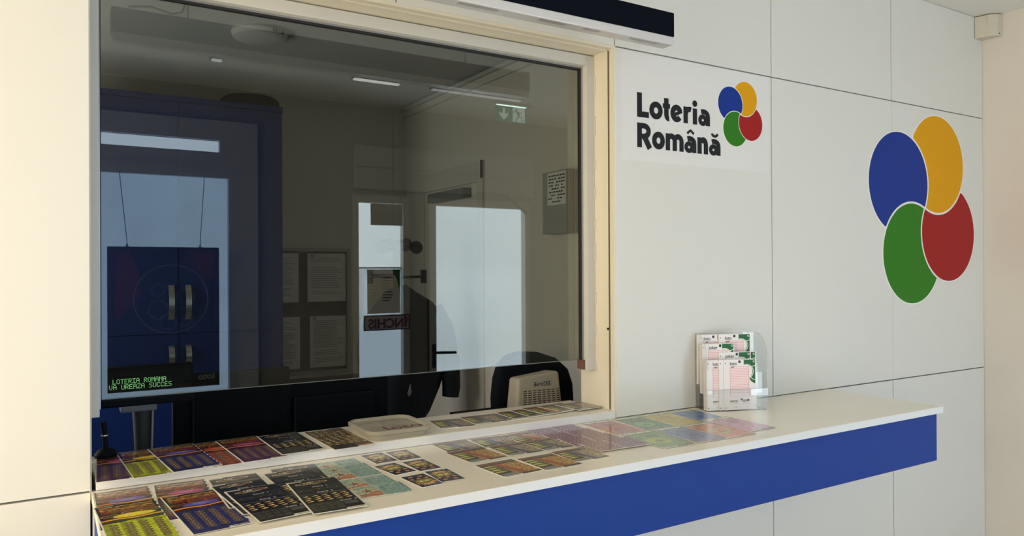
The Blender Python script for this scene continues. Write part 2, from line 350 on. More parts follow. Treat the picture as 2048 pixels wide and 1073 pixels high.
# notice board with four sheets
nb = thing('notice_board', (1.36, YK, .97), 'framed board with dark tape cross dividing four printed sheets, beside blue cabinet', 'notice board')
MB().box(1.10, 1.60, YK-.012, YK, .965, 1.71).build('backing', mat('board_dark_felt', (.045, .04, .03), .8), nb)
bf = MB(); tube_frame(bf, 1.085, 1.625, .945, 1.722, .022, YK-.03, YK); bf.build('frame', mat('anodised_frame', (.36, .35, .30), .35, metal=.5), nb)
GI = mat('grey_print', (.26, .25, .22), .7)
for (a, b, z0, z1) in ((1.11, 1.303, 1.39, 1.688), (1.358, 1.60, 1.39, 1.688), (1.11, 1.31, .985, 1.30), (1.372, 1.60, .985, 1.30)):
    sh_ = MB().box(a, b, YK-.016, YK-.0125, z0, z1).build('sheet', PAPERD, nb)
    tx = MB(); z = z1-.03
    while z > z0+.03:
        if random.random() > .14: tx.box(a+.02, b-.02-random.uniform(0, .05), YK-.0168, YK-.0158, z, z+.0035)
        z -= .0115
    tx.box(a+.02, a+.036, YK-.0168, YK-.0158, z1-.022, z1-.008)
    tx.build('print', GI, sh_)

# coat stand with dark coat
cs = thing('coat_stand', (1.545, 1.62, 0), 'black coat stand with round knobs, left of the back-room door', 'coat stand')
p = MB(); p.tube([(1.545, 1.62, .02), (1.545, 1.62, 1.74)], .022, 16); p.build('pole', BLACK, cs, smooth=True)
p = MB()
for k in range(4):
    a = PI/4+k*PI/2; p.tube([(1.545, 1.62, .09), (1.545+.14*math.cos(a), 1.62+.14*math.sin(a), .06), (1.545+.24*math.cos(a), 1.62+.24*math.sin(a), .012)], .014, 8)
p.build('foot', BLACK, cs, smooth=True)
def knob(mb, c, r):
    mb.lathe([(r*math.sin(PI*i/10)+.0001, -r*math.cos(PI*i/10)) for i in range(11)], c, 16)
for (dx, dy, z) in ((-.085, 0, 1.70), (.10, -.02, 1.70), (-.045, .03, 1.712), (.06, .03, 1.715), (-.15, 0, 1.55), (.145, -.01, 1.548)):
    hk = MB(); hk.tube([(1.545, 1.62, z-.004), (1.545+dx, 1.62+dy, z)], .007, 8); hk2 = MB()
    if z > 1.6: knob(hk, (1.545+dx, 1.62+dy, z), .036 if abs(dx) < .07 else .034)
    else: hk.tube([(1.545+dx, 1.62+dy, z-.035), (1.545+dx, 1.62+dy, z+.035)], .016, 10)
    hk.build('hook', BLACK, cs, smooth=True)
ct = MB(); n = 40; prof = [(1.505, 1.545, 1.59, .03), (1.47, 1.475, 1.645, .05), (1.41, 1.42, 1.745, .07), (1.344, 1.37, 1.79, .08), (1.276, 1.335, 1.83, .085), (1.166, 1.325, 1.835, .09), (1.05, 1.33, 1.82, .09), (.95, 1.34, 1.78, .095), (.83, 1.36, 1.72, .09)]
vs = []; fs = []
for j, (z, xl_, xr_, ry) in enumerate(prof):
    for k in range(n):
        a = 2*PI*k/n; w = 1+.14*math.sin(a*7+j*.3)*min(1, j/3); rx = (xr_-xl_)/2; vs.append(((xl_+xr_)/2+rx*math.cos(a), 1.615+ry*w*math.sin(a), z+.02*math.cos(a*3)*(j > 5)))
for j in range(len(prof)-1):
    for k in range(n): fs.append((j*n+k, j*n+(k+1) % n, (j+1)*n+(k+1) % n, (j+1)*n+k))
fs += [tuple(range(n)), tuple(range((len(prof)-1)*n, len(prof)*n))[::-1]]
ct.add(vs, fs)
jk = tag(ct.build('coat', mat('dark_navy_cloth', (.006, .008, .015), .9, var=.3, bump=.4, bs=40), smooth=True), 'dark winter coat hanging from the black coat stand', 'coat')
sv = MB(); sv.tube([(1.76, 1.60, 1.39), (1.80, 1.58, 1.28), (1.825, 1.57, 1.10), (1.825, 1.56, .96), (1.82, 1.56, .91)], [.03, .045, .050, .048, .044], 14); sv.build('sleeve', MATS['dark_navy_cloth'], jk, smooth=True)
MB().prism([(1.548, .955), (1.558, .942), (1.570, .962), (1.564, 1.005)], 1.500, 1.505, 'y').build('care_tag', mat('grey_tag', (.22, .21, .19), .7), jk)

# electrical cabinet on the side wall
ep = thing('electrical_panel', (XS, .75, 1.74), 'grey electrical box with printed schedule at the right edge of the glass', 'electrical panel')
GB = mat('grey_box', (.36, .36, .33), .5)
MB().box(XS-.07, XS, .655, .845, 1.742, 2.022, b=.004).build('box', GB, ep)
pp = MB().box(XS-.072, XS-.07, .66, .80, 1.87, 2.015).build('schedule', PAPERD, ep)
tx = MB()
for r in range(9):
    y = .667
    while y < .79:
        w = random.uniform(.006, .018); 
        if random.random() < .8: tx.box(XS-.073, XS-.072, y, min(y+w, .795), 2.003-r*.0145-.006, 2.003-r*.0145)
        y += w+.005
tx.build('print', INK, pp)
MB().tube([(XS-.03, .846, 1.95), (XS-.03, .862, 1.948), (XS-.03, .858, 1.925)], .002, 6).build('latch', BLACK, ep)

# white disc under the back-room ceiling
ap = thing('ceiling_access_point', (.81, 1.43, ZK), 'flat round ceiling disc with small lettering, seen through top of glass', 'ceiling disc')
MB().lathe([(.115, 0), (.12, -.012), (.112, -.032), (.09, -.042), (.01, -.044)], (.81, 1.43, ZK)).build('housing', mat('disc_plastic', (.66, .66, .62), .5), ap, smooth=True)
for a in (-75, -70, -66, -60, -54, -50, -46):
    aa = math.radians(a); c0 = Vector((.81+.119*math.cos(aa), 1.43+.119*math.sin(aa), ZK-.017)); MB().box(c0.x-.0015, c0.x+.0015, c0.y-.002, c0.y+.002, c0.z-.007, c0.z+.006).build('mark', SEAL, ap)

# desk with machines behind the teller opening
DK = .80
dk = thing('desk', (.9, .62, 0), 'dark clerk desk behind the counter opening', 'desk')
DDK = mat('dark_desk', (.035, .033, .032), .5)
MB().box(-.1, 1.26, .30, 1.0, DK-.03, DK, b=.002).build('desk_top', DDK, dk)
for x in (-.08, 1.20): MB().box(x, x+.04, .33, .97, 0, DK-.03).build('leg', COAL, dk)
dk2 = thing('side_table', (1.6, .43, 0), 'narrow dark table under the beige ticket machine', 'table')
MB().box(1.27, 1.95, .29, .58, DK-.03, DK, b=.002).build('table_top', DDK, dk2)
for x in (1.29, 1.90): MB().box(x, x+.04, .31, .56, 0, DK-.03).build('leg', COAL, dk2)
def monitor(x0, x1, z1, y, label, rz=0):
    cx = (x0+x1)/2; t = thing('monitor', (cx, y, DK), label, 'monitor', group='black monitors on the clerk desk')
    z0 = DK+.09
    MB().box(x0, x1, y, y+.03, z0, z1, b=.008).build('shell', BLACK, t)
    MB().box(x0+.06, x1-.06, y-.028, y+.002, z0+.04, z1-.06, b=.012).build('rear_bulge', BLACK, t)
    MB().box(cx-.03, cx+.03, y-.025, y+.0, DK+.01, z0+.12, b=.004).build('stand', COAL, t)
    MB().box(cx-.11, cx+.11, y-.09, y+.09, DK, DK+.012, b=.004).build('foot', COAL, t)
    MB().box(x0+.01, x1-.01, y+.03, y+.031, z0+.01, z1-.01).build('screen', mat('dark_screen', (.01, .012, .02), .2), t)
monitor(.355, .745, 1.235, .72, 'left black monitor seen from behind, next to the pole of the customer display')
monitor(.715, 1.15, 1.178, .79, 'lower black monitor seen from behind, in front of the coat')
# customer display on its pole
cdp = thing('customer_display', (.24, .43, DK), 'black customer display with two rows of green text on a round pole', 'customer display')
MB().box(.10, .372, .402, .45, 1.194, 1.308, b=.005).build('housing', BLACK, cdp)
MB().box(.112, .362, .3995, .402, 1.212, 1.296, b=.0008).build('window', mat('smoked_window', (.006, .005, .004), .4, spec=.1), cdp)
MB().box(.178, .272, .395, .45, 1.178, 1.196, b=.004).build('bracket', mat('grey_bracket', (.11, .12, .14), .5), cdp)
MB().tube([(.236, .43, DK+.01), (.236, .43, 1.06), (.236, .43, 1.12), (.236, .43, 1.18)], [.021, .021, .023, .027], 24).build('pole', COAL, cdp, smooth=True)
MB().lathe([(.075, 0), (.075, .01), (.03, .018), (.022, .02)], (.236, .43, DK)).build('base', BLACK, cdp, smooth=True)
MB().tube([(.262, .41, 1.18), (.252, .41, .81)], .0028, 8).build('rod', mat('grey_rod', (.32, .31, .29), .4), cdp)
FONT = {'L': '10000 10000 10000 10000 10000 10000 11111', 'O': '01110 10001 10001 10001 10001 10001 01110', 'T': '11111 00100 00100 00100 00100 00100 00100',
 'E': '11111 10000 10000 11110 10000 10000 11111', 'R': '11110 10001 10001 11110 10100 10010 10001', 'I': '11111 00100 00100 00100 00100 00100 11111', 'A': '01110 10001 10001 11111 10001 10001 10001',
 'M': '10001 11011 10101 10101 10001 10001 10001', 'N': '10001 11001 10101 10011 10001 10001 10001', 'V': '10001 10001 10001 10001 10001 01010 00100', 'U': '10001 10001 10001 10001 10001 10001 01110',
 'Z': '11111 00001 00010 00100 01000 10000 11111', 'S': '01111 10000 10000 01110 00001 00001 11110', 'C': '01110 10001 10000 10000 10000 10001 01110',
 'l': '01100 00100 00100 00100 00100 00100 01110', 'o': '00000 00000 01110 10001 10001 10001 01110', 't': '01000 01000 11100 01000 01000 01001 00110',
 'j': '00010 00000 00110 00010 00010 10010 01100', 'k': '10000 10000 10010 10100 11000 10100 10010', 'e': '00000 00000 01110 10001 11111 10000 01110', 'r': '00000 00000 10110 11001 10000 10000 10000',
 'n': '00000 00000 10110 11001 10001 10001 10001', 'c': '00000 00000 01110 10000 10000 10001 01110', 'a': '00000 00000 01110 00001 01111 10001 01111', '1': '00100 01100 00100 00100 00100 00100 01110',
 '2': '01110 10001 00001 00110 01000 10000 11111', '3': '11110 00001 00001 01110 00001 00001 11110', '6': '01110 10000 10000 11110 10001 10001 01110', '4': '00010 00110 01010 10010 11111 00010 00010',
 '9': '01110 10001 10001 01111 00001 00001 01110', '/': '00001 00010 00010 00100 01000 01000 10000', ' ': '00000 '*7}
VFD = emit('green_vfd', (.38, 1.0, .36), 1.5, var=.02)
for row, (s_, x0, z0, pt) in enumerate((('LOTERIA ROMANA', .158, 1.2615, .0100), ('VA UREAZA SUCCES', .149, 1.2455, .01025))):
    d = MB()
    for i, ch in enumerate(s_):
        for r, bits in enumerate(FONT[ch].split()):
            for c_, b_ in enumerate(bits):
                if b_ == '1': q = pt/6; x = x0+i*pt+c_*q; z = z0+(6-r)*.00195; d.box(x, x+q*.80, .3985, .3995, z, z+.0013)
    d.build('text_row', VFD, cdp)
# slim microphone at the left jamb
mc = thing('microphone', (.128, .21, 1.0975), 'slim black microphone standing in the left corner of the window ledge', 'microphone')
MB().lathe([(.026, 0), (.027, .008), (.02, .018), (.008, .024)], (.130, .222, 1.0975)).build('base', BLACK, mc, smooth=True)
MB().tube([(.130, .222, 1.115), (.128, .222, 1.15), (.124, .222, 1.19)], [.007, .006, .008], 12).build('stem', BLACK, mc, smooth=True)
MB().lathe([(.0085, 0), (.0085, .003)], (.1275, .222, 1.153), 14).build('collar', STEEL, mc)
# office chair back
oc = thing('office_chair', (1.74, .78, 0), 'black office chair with rounded backrest behind the beige machine', 'office chair')
out = [(1.55, .70), (1.531, 1.06), (1.54, 1.14), (1.56, 1.195), (1.60, 1.232), (1.66, 1.243), (1.75, 1.235), (1.84, 1.205), (1.90, 1.155), (1.925, 1.09), (1.93, 1.0), (1.91, .70)]
bk = MB(); bk.prism(out, .60, .655, 'y'); ob = bk.build('backrest', mat('black_upholstery', (.006, .008, .014), .85, spec=.2, bump=.3, bs=150), oc)
bv = ob.modifiers.new('round', 'BEVEL'); bv.width = .02; bv.segments = 3; bv.limit_method = 'ANGLE'
MB().box(1.50, 1.95, .66, 1.10, .44, .52, b=.03).build('seat', MATS['black_upholstery'], oc)
MB().tube([(1.74, .88, .44), (1.74, .88, .12)], .025, 14).build('column', COAL, oc)
MB().tube([(1.74, .80, .46), (1.74, .69, .50), (1.74, .665, .75)], .018, 10).build('back_support', COAL, oc)
lg = MB()
for k in range(5):
    a = 2*PI*k/5+.3; lg.tube([(1.74, .88, .13), (1.74+.22*math.cos(a), .88+.22*math.sin(a), .06)], [.022, .014], 8); lg.lathe([(.022, 0), (.022, .05)], (1.74+.22*math.cos(a), .88+.22*math.sin(a), 0), 12)
lg.build('base', COAL, oc)
# beige ticket machine
pm = thing('ticket_printer', (1.65, .5, DK), 'beige vented ticket machine standing in front of the black chair', 'ticket printer')
bm = MB(); yb0, yb1 = .435, .57
vs = [(1.536, yb0+.03, DK), (1.775, yb0, DK), (1.775, yb1, DK), (1.536, yb1, DK), (1.556, yb0+.035, 1.158), (1.738, yb0+.012, 1.178), (1.738, yb1-.03, 1.172), (1.556, yb1-.03, 1.155)]
bm.add(vs, [(0, 1, 5, 4), (1, 2, 6, 5), (2, 3, 7, 6), (3, 0, 4, 7), (4, 5, 6, 7), (3, 2, 1, 0)])
ob = bm.build('housing', BEIGEP, pm, smooth=False); bv = ob.modifiers.new('round', 'BEVEL'); bv.width = .014; bv.segments = 4
def onface(u, w):   # point on the machine's front face: u along, w height
    t = (w-DK)/(1.17-DK); xl = 1.536+.020*t; xr = 1.775-.037*t; x = xl+(xr-xl)*u; y0 = (yb0+.03)*(1-t)+(yb0+.035)*t; y1 = yb0*(1-t)+(yb0+.012)*t; return Vector((x, y0+(y1-y0)*u, w))
vt = MB()
for r in range(9):
    for c_ in range(8):
        a = onface(.14+c_*.105+.0*r, 1.103-r*.0085); b = onface(.14+c_*.105+.075, 1.1045-r*.0085); n_ = Vector((-.15, -1, .05))*.0012
        vt.add([a+n_, b+n_, b+n_+Vector((0, 0, .0032)), a+n_+Vector((0, 0, .0032))], [(0, 1, 2, 3)])
vt.build('vent', SEAL, pm)
a, b = onface(.36, 1.120), onface(.78, 1.124); n_ = Vector((-.1, -1, .05))*.0010
lb = MB().add([a+n_, b+n_, b+n_+Vector((0, 0, .019)), a+n_+Vector((0, 0, .019))], [(0, 1, 2, 3)]).build('label', mat('silver_label', (.42, .41, .38), .4), pm)
tx = MB()
for r in range(3):
    for c_ in range(7):
        if random.random() < .75:
            a = onface(.38+c_*.055, 1.122+r*.006); b = onface(.38+c_*.055+.04, 1.1225+r*.006); n2 = Vector((-.1, -1, .05))*.0018
            tx.add([a+n2, b+n2, b+n2+Vector((0, 0, .0035)), a+n2+Vector((0, 0, .0035))], [(0, 1, 2, 3)])
tx.build('print', INK, lb)
ky = thing('keyboard_tray', (1.36, .45, DK), 'dark slanted device between the coat and the beige machine', 'device')
MB().prism([(.35, DK), (.55, DK), (.55, 1.04), (.35, 1.018)], 1.30, 1.52, 'x').build('shell', BLACK, ky)

# ================================================================== THINGS MIRRORED IN THE GLASS
hbd = thing('hanging_screen', (.66, -3.14, .81), 'dark framed poster screen hanging on two wires before the left window', 'screen')
tb = MB(); tube_frame(tb, .327, .996, .81, 1.742, .03, -3.17, -3.13); tb.build('frame', mat('board_frame', (.035, .035, .04), .5), hbd)
MB().box(.355, .968, -3.165, -3.14, .838, 1.714).build('panel', mat('board_face', (.020, .026, .036), .5), hbd)
DEC = mat('faint_outline', (.20, .28, .26), .6); DR = mat('dark_maroon_print', (.10, .022, .025), .6)
ar = MB(); ar.stroke(arc(.70, 1.40, .225, 0, 360, 60)[:-1], .006, -3.14, -3.138, closed=True)
for (a, b, r) in ((.62, 1.33, .06), (.79, 1.42, .05), (.68, 1.25, .05), (.77, 1.28, .06), (.62, 1.46, .04)): ar.stroke(arc(a, b, r, 0, 360, 30)[:-1], .0035, -3.14, -3.138, closed=True)
ar.build('line_drawing', DEC, hbd)
MB().prism([(.36, 1.25), (.52, 1.42), (.50, 1.60), (.46, 1.71), (.36, 1.71)], -3.1395, -3.1385).build('colour_field', DR, hbd)
MB().prism([(.80, 1.712), (.965, 1.712), (.965, 1.55), (.90, 1.52)], -3.1395, -3.1385).build('colour_field', DR, hbd)
text('loto', .062, mat('pale_print', (.30, .32, .33), .6), hbd, (.965, -3.137, .855), rot=(PI/2, 0, PI), bold=.002)
for x in (.44, .88):
    wr = MB(); wr.tube([(x, -3.15, 1.742), (x, -3.15, 1.775), (x+(-.04 if x < .6 else .035), -3.19, 2.23)], .0022, 6); wr.tube([(x-.008, -3.15, 1.742), (x, -3.15, 1.765), (x+.008, -3.15, 1.742)], .003, 6); wr.build('wire', BLACK, hbd)
# papers on the side light
sg = thing('notice_sign', (2.24, YB+.032, 1.93), 'dark sign taped in the top corner of the side light, seen mirrored', 'sign')
MB().box(2.108, 2.372, YB+.032, YB+.036, 1.93, 2.097).build('board', mat('dim_sign', (.36, .34, .33), .6), sg)
m_ = MB(); m_.box(2.17, 2.34, YB+.036, YB+.0365, 2.00, 2.025).box(2.17, 2.34, YB+.036, YB+.0365, 1.965, 1.975); m_.tube([(2.14, YB+.036, 2.0), (2.14, YB+.0368, 2.0)], .022, 16); m_.build('print', GI, sg)
sg = thing('price_sheet', (2.21, YB+.032, 1.25), 'paper schedule with a green corner on the side light above the red sign', 'paper notice')
MB().box(2.078, 2.348, YB+.032, YB+.035, 1.25, 1.588).build('sheet', PAPERD, sg)
MB().prism([(2.28, 1.588), (2.348, 1.588), (2.348, 1.40), (2.325, 1.50)], YB+.035, YB+.0355).build('green_corner', LGRN, sg)
m_ = MB()
for r in range(9):
    m_.box(2.11, 2.11+random.uniform(.03, .07), YB+.035, YB+.0355, 1.52-r*.022, 1.526-r*.022); m_.box(2.20, 2.20+random.uniform(.06, .09), YB+.035, YB+.0355, 1.52-r*.022, 1.528-r*.022)
m_.box(2.11, 2.30, YB+.035, YB+.0355, 1.545, 1.553); m_.build('print', INK, sg)
sg = thing('closed_sign', (2.23, YB+.05, 1.12), 'small framed sign with mirrored red letters below the paper schedule', 'sign')
tb = MB(); tube_frame(tb, 2.043, 2.418, 1.121, 1.238, .008, YB+.046, YB+.056); tb.build('frame', BLACK, sg)
MB().box(2.051, 2.410, YB+.046, YB+.052, 1.129, 1.230).build('board', mat('closed_board', (.55, .50, .60), .5), sg)
text('ÎNCHIS', .098, mat('closed_red', (.14, .006, .012), .5), sg, (2.395, YB+.0535, 1.140), rot=(PI/2, 0, PI), bold=.0035, sx=1.02)
# emergency exit sign under the customer-room ceiling
ex = thing('exit_sign', (3.03, -2.64, 2.71), 'green emergency exit sign with arrow and running figure, mirrored top right', 'exit sign')
MB().box(2.86, 3.21, -2.68, -2.60, 2.838, ZC, b=.003).build('housing', mat('exit_housing', (.6, .62, .6), .4), ex)
MB().box(2.90, 3.16, -2.655, -2.625, 2.833, 2.838).build('lamp', emit('exit_lamp', (.75, 1.0, .92), 12, var=.02), ex)
MB().box(2.892, 3.168, -2.644, -2.638, 2.712, 2.836).build('plate', emit('exit_green', (.03, .22, .13), 2.0, var=.02), ex)
EXW = emit('exit_white', (.80, 1.0, .88), 2.0, var=.02)
pg = MB(); ya, yb_ = -2.638, -2.636
pg.prism([(2.955, 2.82), (2.975, 2.82), (2.975, 2.775), (2.99, 2.775), (3.003, 2.79), (3.003, 2.765), (2.965, 2.725), (2.927, 2.765), (2.927, 2.79), (2.94, 2.775), (2.955, 2.775)], ya, yb_)
pg.box(3.045, 3.155, ya, yb_, 2.72, 2.83)
pg.build('arrow', EXW, ex)
rm = MB(); y1_, y2_ = -2.636, -2.6345
rm.tube([(3.075, y1_, 2.812), (3.075, y2_, 2.812)], .009, 14)
rm.stroke([(3.085, 2.80), (3.10, 2.765)], .016, y1_, y2_).stroke([(3.085, 2.797), (3.06, 2.80), (3.05, 2.785)], .006, y1_, y2_).stroke([(3.088, 2.795), (3.115, 2.785), (3.125, 2.80)], .006, y1_, y2_)
rm.stroke([(3.10, 2.768), (3.08, 2.745), (3.07, 2.72)], .008, y1_, y2_).stroke([(3.10, 2.768), (3.125, 2.755), (3.125, 2.735), (3.145, 2.735)], .008, y1_, y2_)
rm.build('running_figure', MATS['exit_green'], ex)

# ================================================================== LIGHT BOX
lx = thing('light_box', (.90, -.28, 2.26), 'long black hanging light box with pale diffuser strip, above the window', 'light box')
MB().box(.165, 1.642, -.306, -.256, 2.295, 2.368, b=.0012).build('housing', mat('black_powder_coat', (.003, .005, .011), .7, spec=.05, var=.1), lx)
MB().box(.167, 1.640, -.304, -.258, 2.269, 2.295, b=.003).build('diffuser', mat('milky_acrylic', (.60, .60, .63), .25, var=.02), lx)
for (a, b) in ((1.475, 1.51), (1.516, 1.558), (1.565, 1.585), (1.30, 1.36), (1.15, 1.24), (.9, 1.02)): MB().box(a, b, -.300, -.282, 2.2682, 2.2692).build('reflection_patch', mat('grey_reflection', (.36, .36, .37), .3), lx)  # grey squares paint reflections onto the diffuser's underside
for x in (.379, 1.364): MB().tube([(x, -.281, 2.368), (x, -.281, ZC)], .0022, 8).build('cable', COAL, lx)
cw = MB(); cw.tube([(.21, -.262, 2.375), (.27, -.258, 2.385), (.33, -.258, 2.372), (.36, -.262, 2.385), (.377, -.27, 2.44), (.378, -.275, ZC)], .003, 8); cw.build('power_cord', COAL, lx)

# ================================================================== WALL GRAPHICS
def emblem(name, label, C, R, gap, y0, y1):
    """four discs, each cut by the enlarged neighbour that lies over it"""
    t = thing(name, (C[0][0], y1, C[2][1]-R), label, 'emblem')
    over = {0: 2, 1: 0, 2: 3, 3: 1}     # blue under green, yellow under blue, green under red, red under yellow
    ms = [LBLUE, LYEL, LGRN, LRED]; nm = ['blue_disc', 'yellow_disc', 'green_disc', 'red_disc']
    for i in range(4):
        cx, cz = C[i]; ox, oz = C[over[i]]; RO = R+gap
        A = []; N = 180
        pts = [(cx+R*math.cos(2*PI*k/N), cz+R*math.sin(2*PI*k/N)) for k in range(N)]
        ins = [math.hypot(x-ox, z-oz) < RO for x, z in pts]
        if any(ins):
            k0 = next(k for k in range(N) if not ins[k] and ins[k-1]); seq = [pts[(k0+j) % N] for j in range(N) if not ins[(k0+j) % N]]
            a1 = math.atan2(seq[-1][1]-oz, seq[-1][0]-ox); a0 = math.atan2(seq[0][1]-oz, seq[0][0]-ox)
            best = None
            for da in ((a0-a1) % (2*PI), (a0-a1) % (2*PI)-2*PI):
                mx_, mz_ = ox+RO*math.cos(a1+da/2), oz+RO*math.sin(a1+da/2)
                if math.hypot(mx_-cx, mz_-cz) < R: best = da
            cut = [(ox+RO*math.cos(a1+best*j/60), oz+RO*math.sin(a1+best*j/60)) for j in range(1, 60)]
            pts = seq+cut
        o_ = MB().prism(pts, y0, y1).build(nm[i], ms[i], t)
        MB().stroke(pts, gap*.9, y0+.0004, y1, closed=True).build('outline', HALO, o_)
    return t
emblem('wall_emblem', 'large four-disc emblem on the right wall panels, above the empty counter end', [(3.330, 1.973), (3.647, 2.078), (3.436, 1.648), (3.747, 1.749)], .233, .010, -.0100, -.008)
ps = thing('poster', (2.06, -.009, 1.955), 'white sign reading Loteria Romana with small four-disc emblem, right of window', 'sign')
MB().box(1.68, 2.438, -.0092, -.008, 1.958, 2.336).build('sheet', mat('sign_white', (.76, .77, .78), .4, var=.01), ps)
em = emblem('emblem', '', [(2.218, 2.209), (2.300, 2.2375), (2.245, 2.1165), (2.331, 2.145)], .0665, .0032, -.0106, -.0094)
del em['label']; del em['category']; em.parent = ps; em.location = Vector(em.location)-ps.location
# heavy rounded lettering built from bands
def letters(line, B):
    m = MB(); Y1 = -.0092; q_ = [0]
    def YN(): q_[0] += 1; return -.0102-q_[0]*.00003     # every band a hair prouder than the one below
    w = .0205; xh = .0615; CH = .086
    def R(x0, x1, z0, z1): m.box(x0, x1, YN(), Y1, B+z0, B+z1)
    def ST(p, ww=w): m.stroke([(x, B+z) for x, z in p], ww, YN(), Y1)
    def AR(cx, cz, rx, rz, a0, a1, ww=w): ST([(cx+rx*math.cos(math.radians(a0+(a1-a0)*i/24)), cz+rz*math.sin(math.radians(a0+(a1-a0)*i/24))) for i in range(25)], ww)
    def o_(x0, x1):
        cx = (x0+x1)/2; rx = (x1-x0-w)/2; m.stroke([(cx+rx*math.cos(2*PI*i/40), B+xh/2+(xh/2-w/2+.001)*math.sin(2*PI*i/40)) for i in range(40)], w, YN(), Y1, closed=True)
    def a_(x0, x1, acc=None):
        R(x1-w, x1, 0, .036); AR(x0+.026, .036, x1-w/2-x0-.026, xh-w/2-.036, 0, 118, w*.92)
        cx = x0+.0225; m.stroke([(cx+.0145*math.cos(2*PI*i/30), B+.0195+.0130*math.sin(2*PI*i/30)) for i in range(30)], .0165, YN(), Y1, closed=True)
        if acc == '^': ST([(x0+.014, .070), ((x0+x1)/2+.001, .0815), (x1-.012, .070)], .0095)
        if acc == 'u': AR((x0+x1)/2, .083, .015, .012, 190, 350, .0095)
    def n_(x0, x1):
        R(x0, x0+w, 0, xh-.001); AR((x0+x1)/2+.003, xh-.027, (x1-x0)/2-.003-w/2, .027-w/2+.001, 0, 150, w); R(x1-w, x1, 0, xh-.026)
    if line == 1:
        R(1.751, 1.773, 0, CH); R(1.751, 1.805, 0, .0205); o_(1.808, 1.870)
        R(1.878, 1.899, .018, .080); R(1.872, 1.906, .044, .0605); AR(1.9005, .018, .0115, .0105, 180, 275, .019)
        cx = 1.9385; AR(cx, xh/2, .0195, xh/2-w/2+.001, 20, 322, w); ST([(cx-.020, xh/2-.010), (cx+.026, xh/2+.010)], .0125)
        R(1.973, 1.994, 0, xh-.001); AR(2.004, .036, .0185, .0165, 178, 70, w*.95)
        R(2.020, 2.0405, 0, xh-.003); m.tube([(2.030, YN(), B+.0765), (2.030, Y1, B+.0765)], .0118, 24); a_(2.048, 2.1075)
    else:
        R(1.751, 1.772, 0, CH); R(1.751, 1.785, CH-.019, CH); R(1.751, 1.785, .031, .049); AR(1.785, .0585, .0185, .0175, -90, 90, .0195); ST([(1.783, .040), (1.8095, -.001)], .0225)
        o_(1.820, 1.880)
        R(1.885, 1.905, 0, xh-.001); R(1.9185, 1.9385, 0, xh-.024); R(1.952, 1.972, 0, xh-.026)
        AR(1.9115, xh-.027, .017, .0178, 0, 160, .0195); AR(1.9450, xh-.027, .017, .0178, 0, 150, .0195)
        a_(1.977, 2.036, '^'); n_(2.043, 2.096); a_(2.103, 2.1625, 'u')
    m.build('lettering', INK, ps)
letters(1, 2.113); letters(2, 2.007)

# motion sensor in the corner under the ceiling
ms_ = thing('motion_sensor', (4.03, -.05, 2.72), 'cream motion sensor in the top right corner below the ceiling', 'motion sensor')
SENS = mat('sensor_cream', (.60, .57, .48), .5, var=.02)
b_ = MB(); b_.prism([(4.000, -.0095), (4.012, -.075), (4.040, -.100), (4.0765, -.105), (4.0765, -.0095)], 2.742, 2.850, 'z')
o_ = b_.build('housing', SENS, ms_); bv = o_.modifiers.new('round', 'BEVEL'); bv.width = .004; bv.segments = 2
MB().prism([(4.004, -.072), (4.0385, -.1025), (4.0765, -.108), (4.0765, -.10), (4.012, -.068)], 2.800, 2.846, 'z').build('cap', SENS, ms_)
MB().tube([(4.05, -.100, 2.752), (4.05, -.1045, 2.752)], .0025, 10).build('indicator', BLACK, ms_)

# ================================================================== COUNTER
XE, YF, ZCT = 2.797, -.490, 1.0715
cn = thing('counter', (1.44, -.24, .88), 'long white wall-mounted counter with blue fascia', 'counter')
MB().box(XL, XE, YF, -.009, ZCT-.024, ZCT, b=.0008).build('worktop', LEDGE, cn)
MB().box(XL, XE, YF-.0012, YF+.0, ZCT-.0235, ZCT-.001).build('edge_band', EDGEB, cn)
fb = MB(); fb.box(XL+.006, XE-.018, YF+.014, YF+.032, .872, ZCT-.0245, b=.0006).box(XE-.036, XE-.018, YF+.032, -.009, .872, ZCT-.0245).box(XL+.006, XL+.024, YF+.032, -.009, .872, ZCT-.0245)
fb.build('fascia', BLUE, cn)
# raised ledge in the window opening
ld = thing('window_ledge', (.87, .1, ZCT), 'white raised ledge board lying in the window opening', 'ledge')
MB().box(XL+.009, X1-.009, -.0085, .247, ZCT+.0005, 1.0970, b=.0008).build('board', LEDGE, ld)
MB().box(XL+.009, X1-.009, -.0105, -.0085, ZCT+.001, 1.0962).build('edge_band', EDGEB, ld)

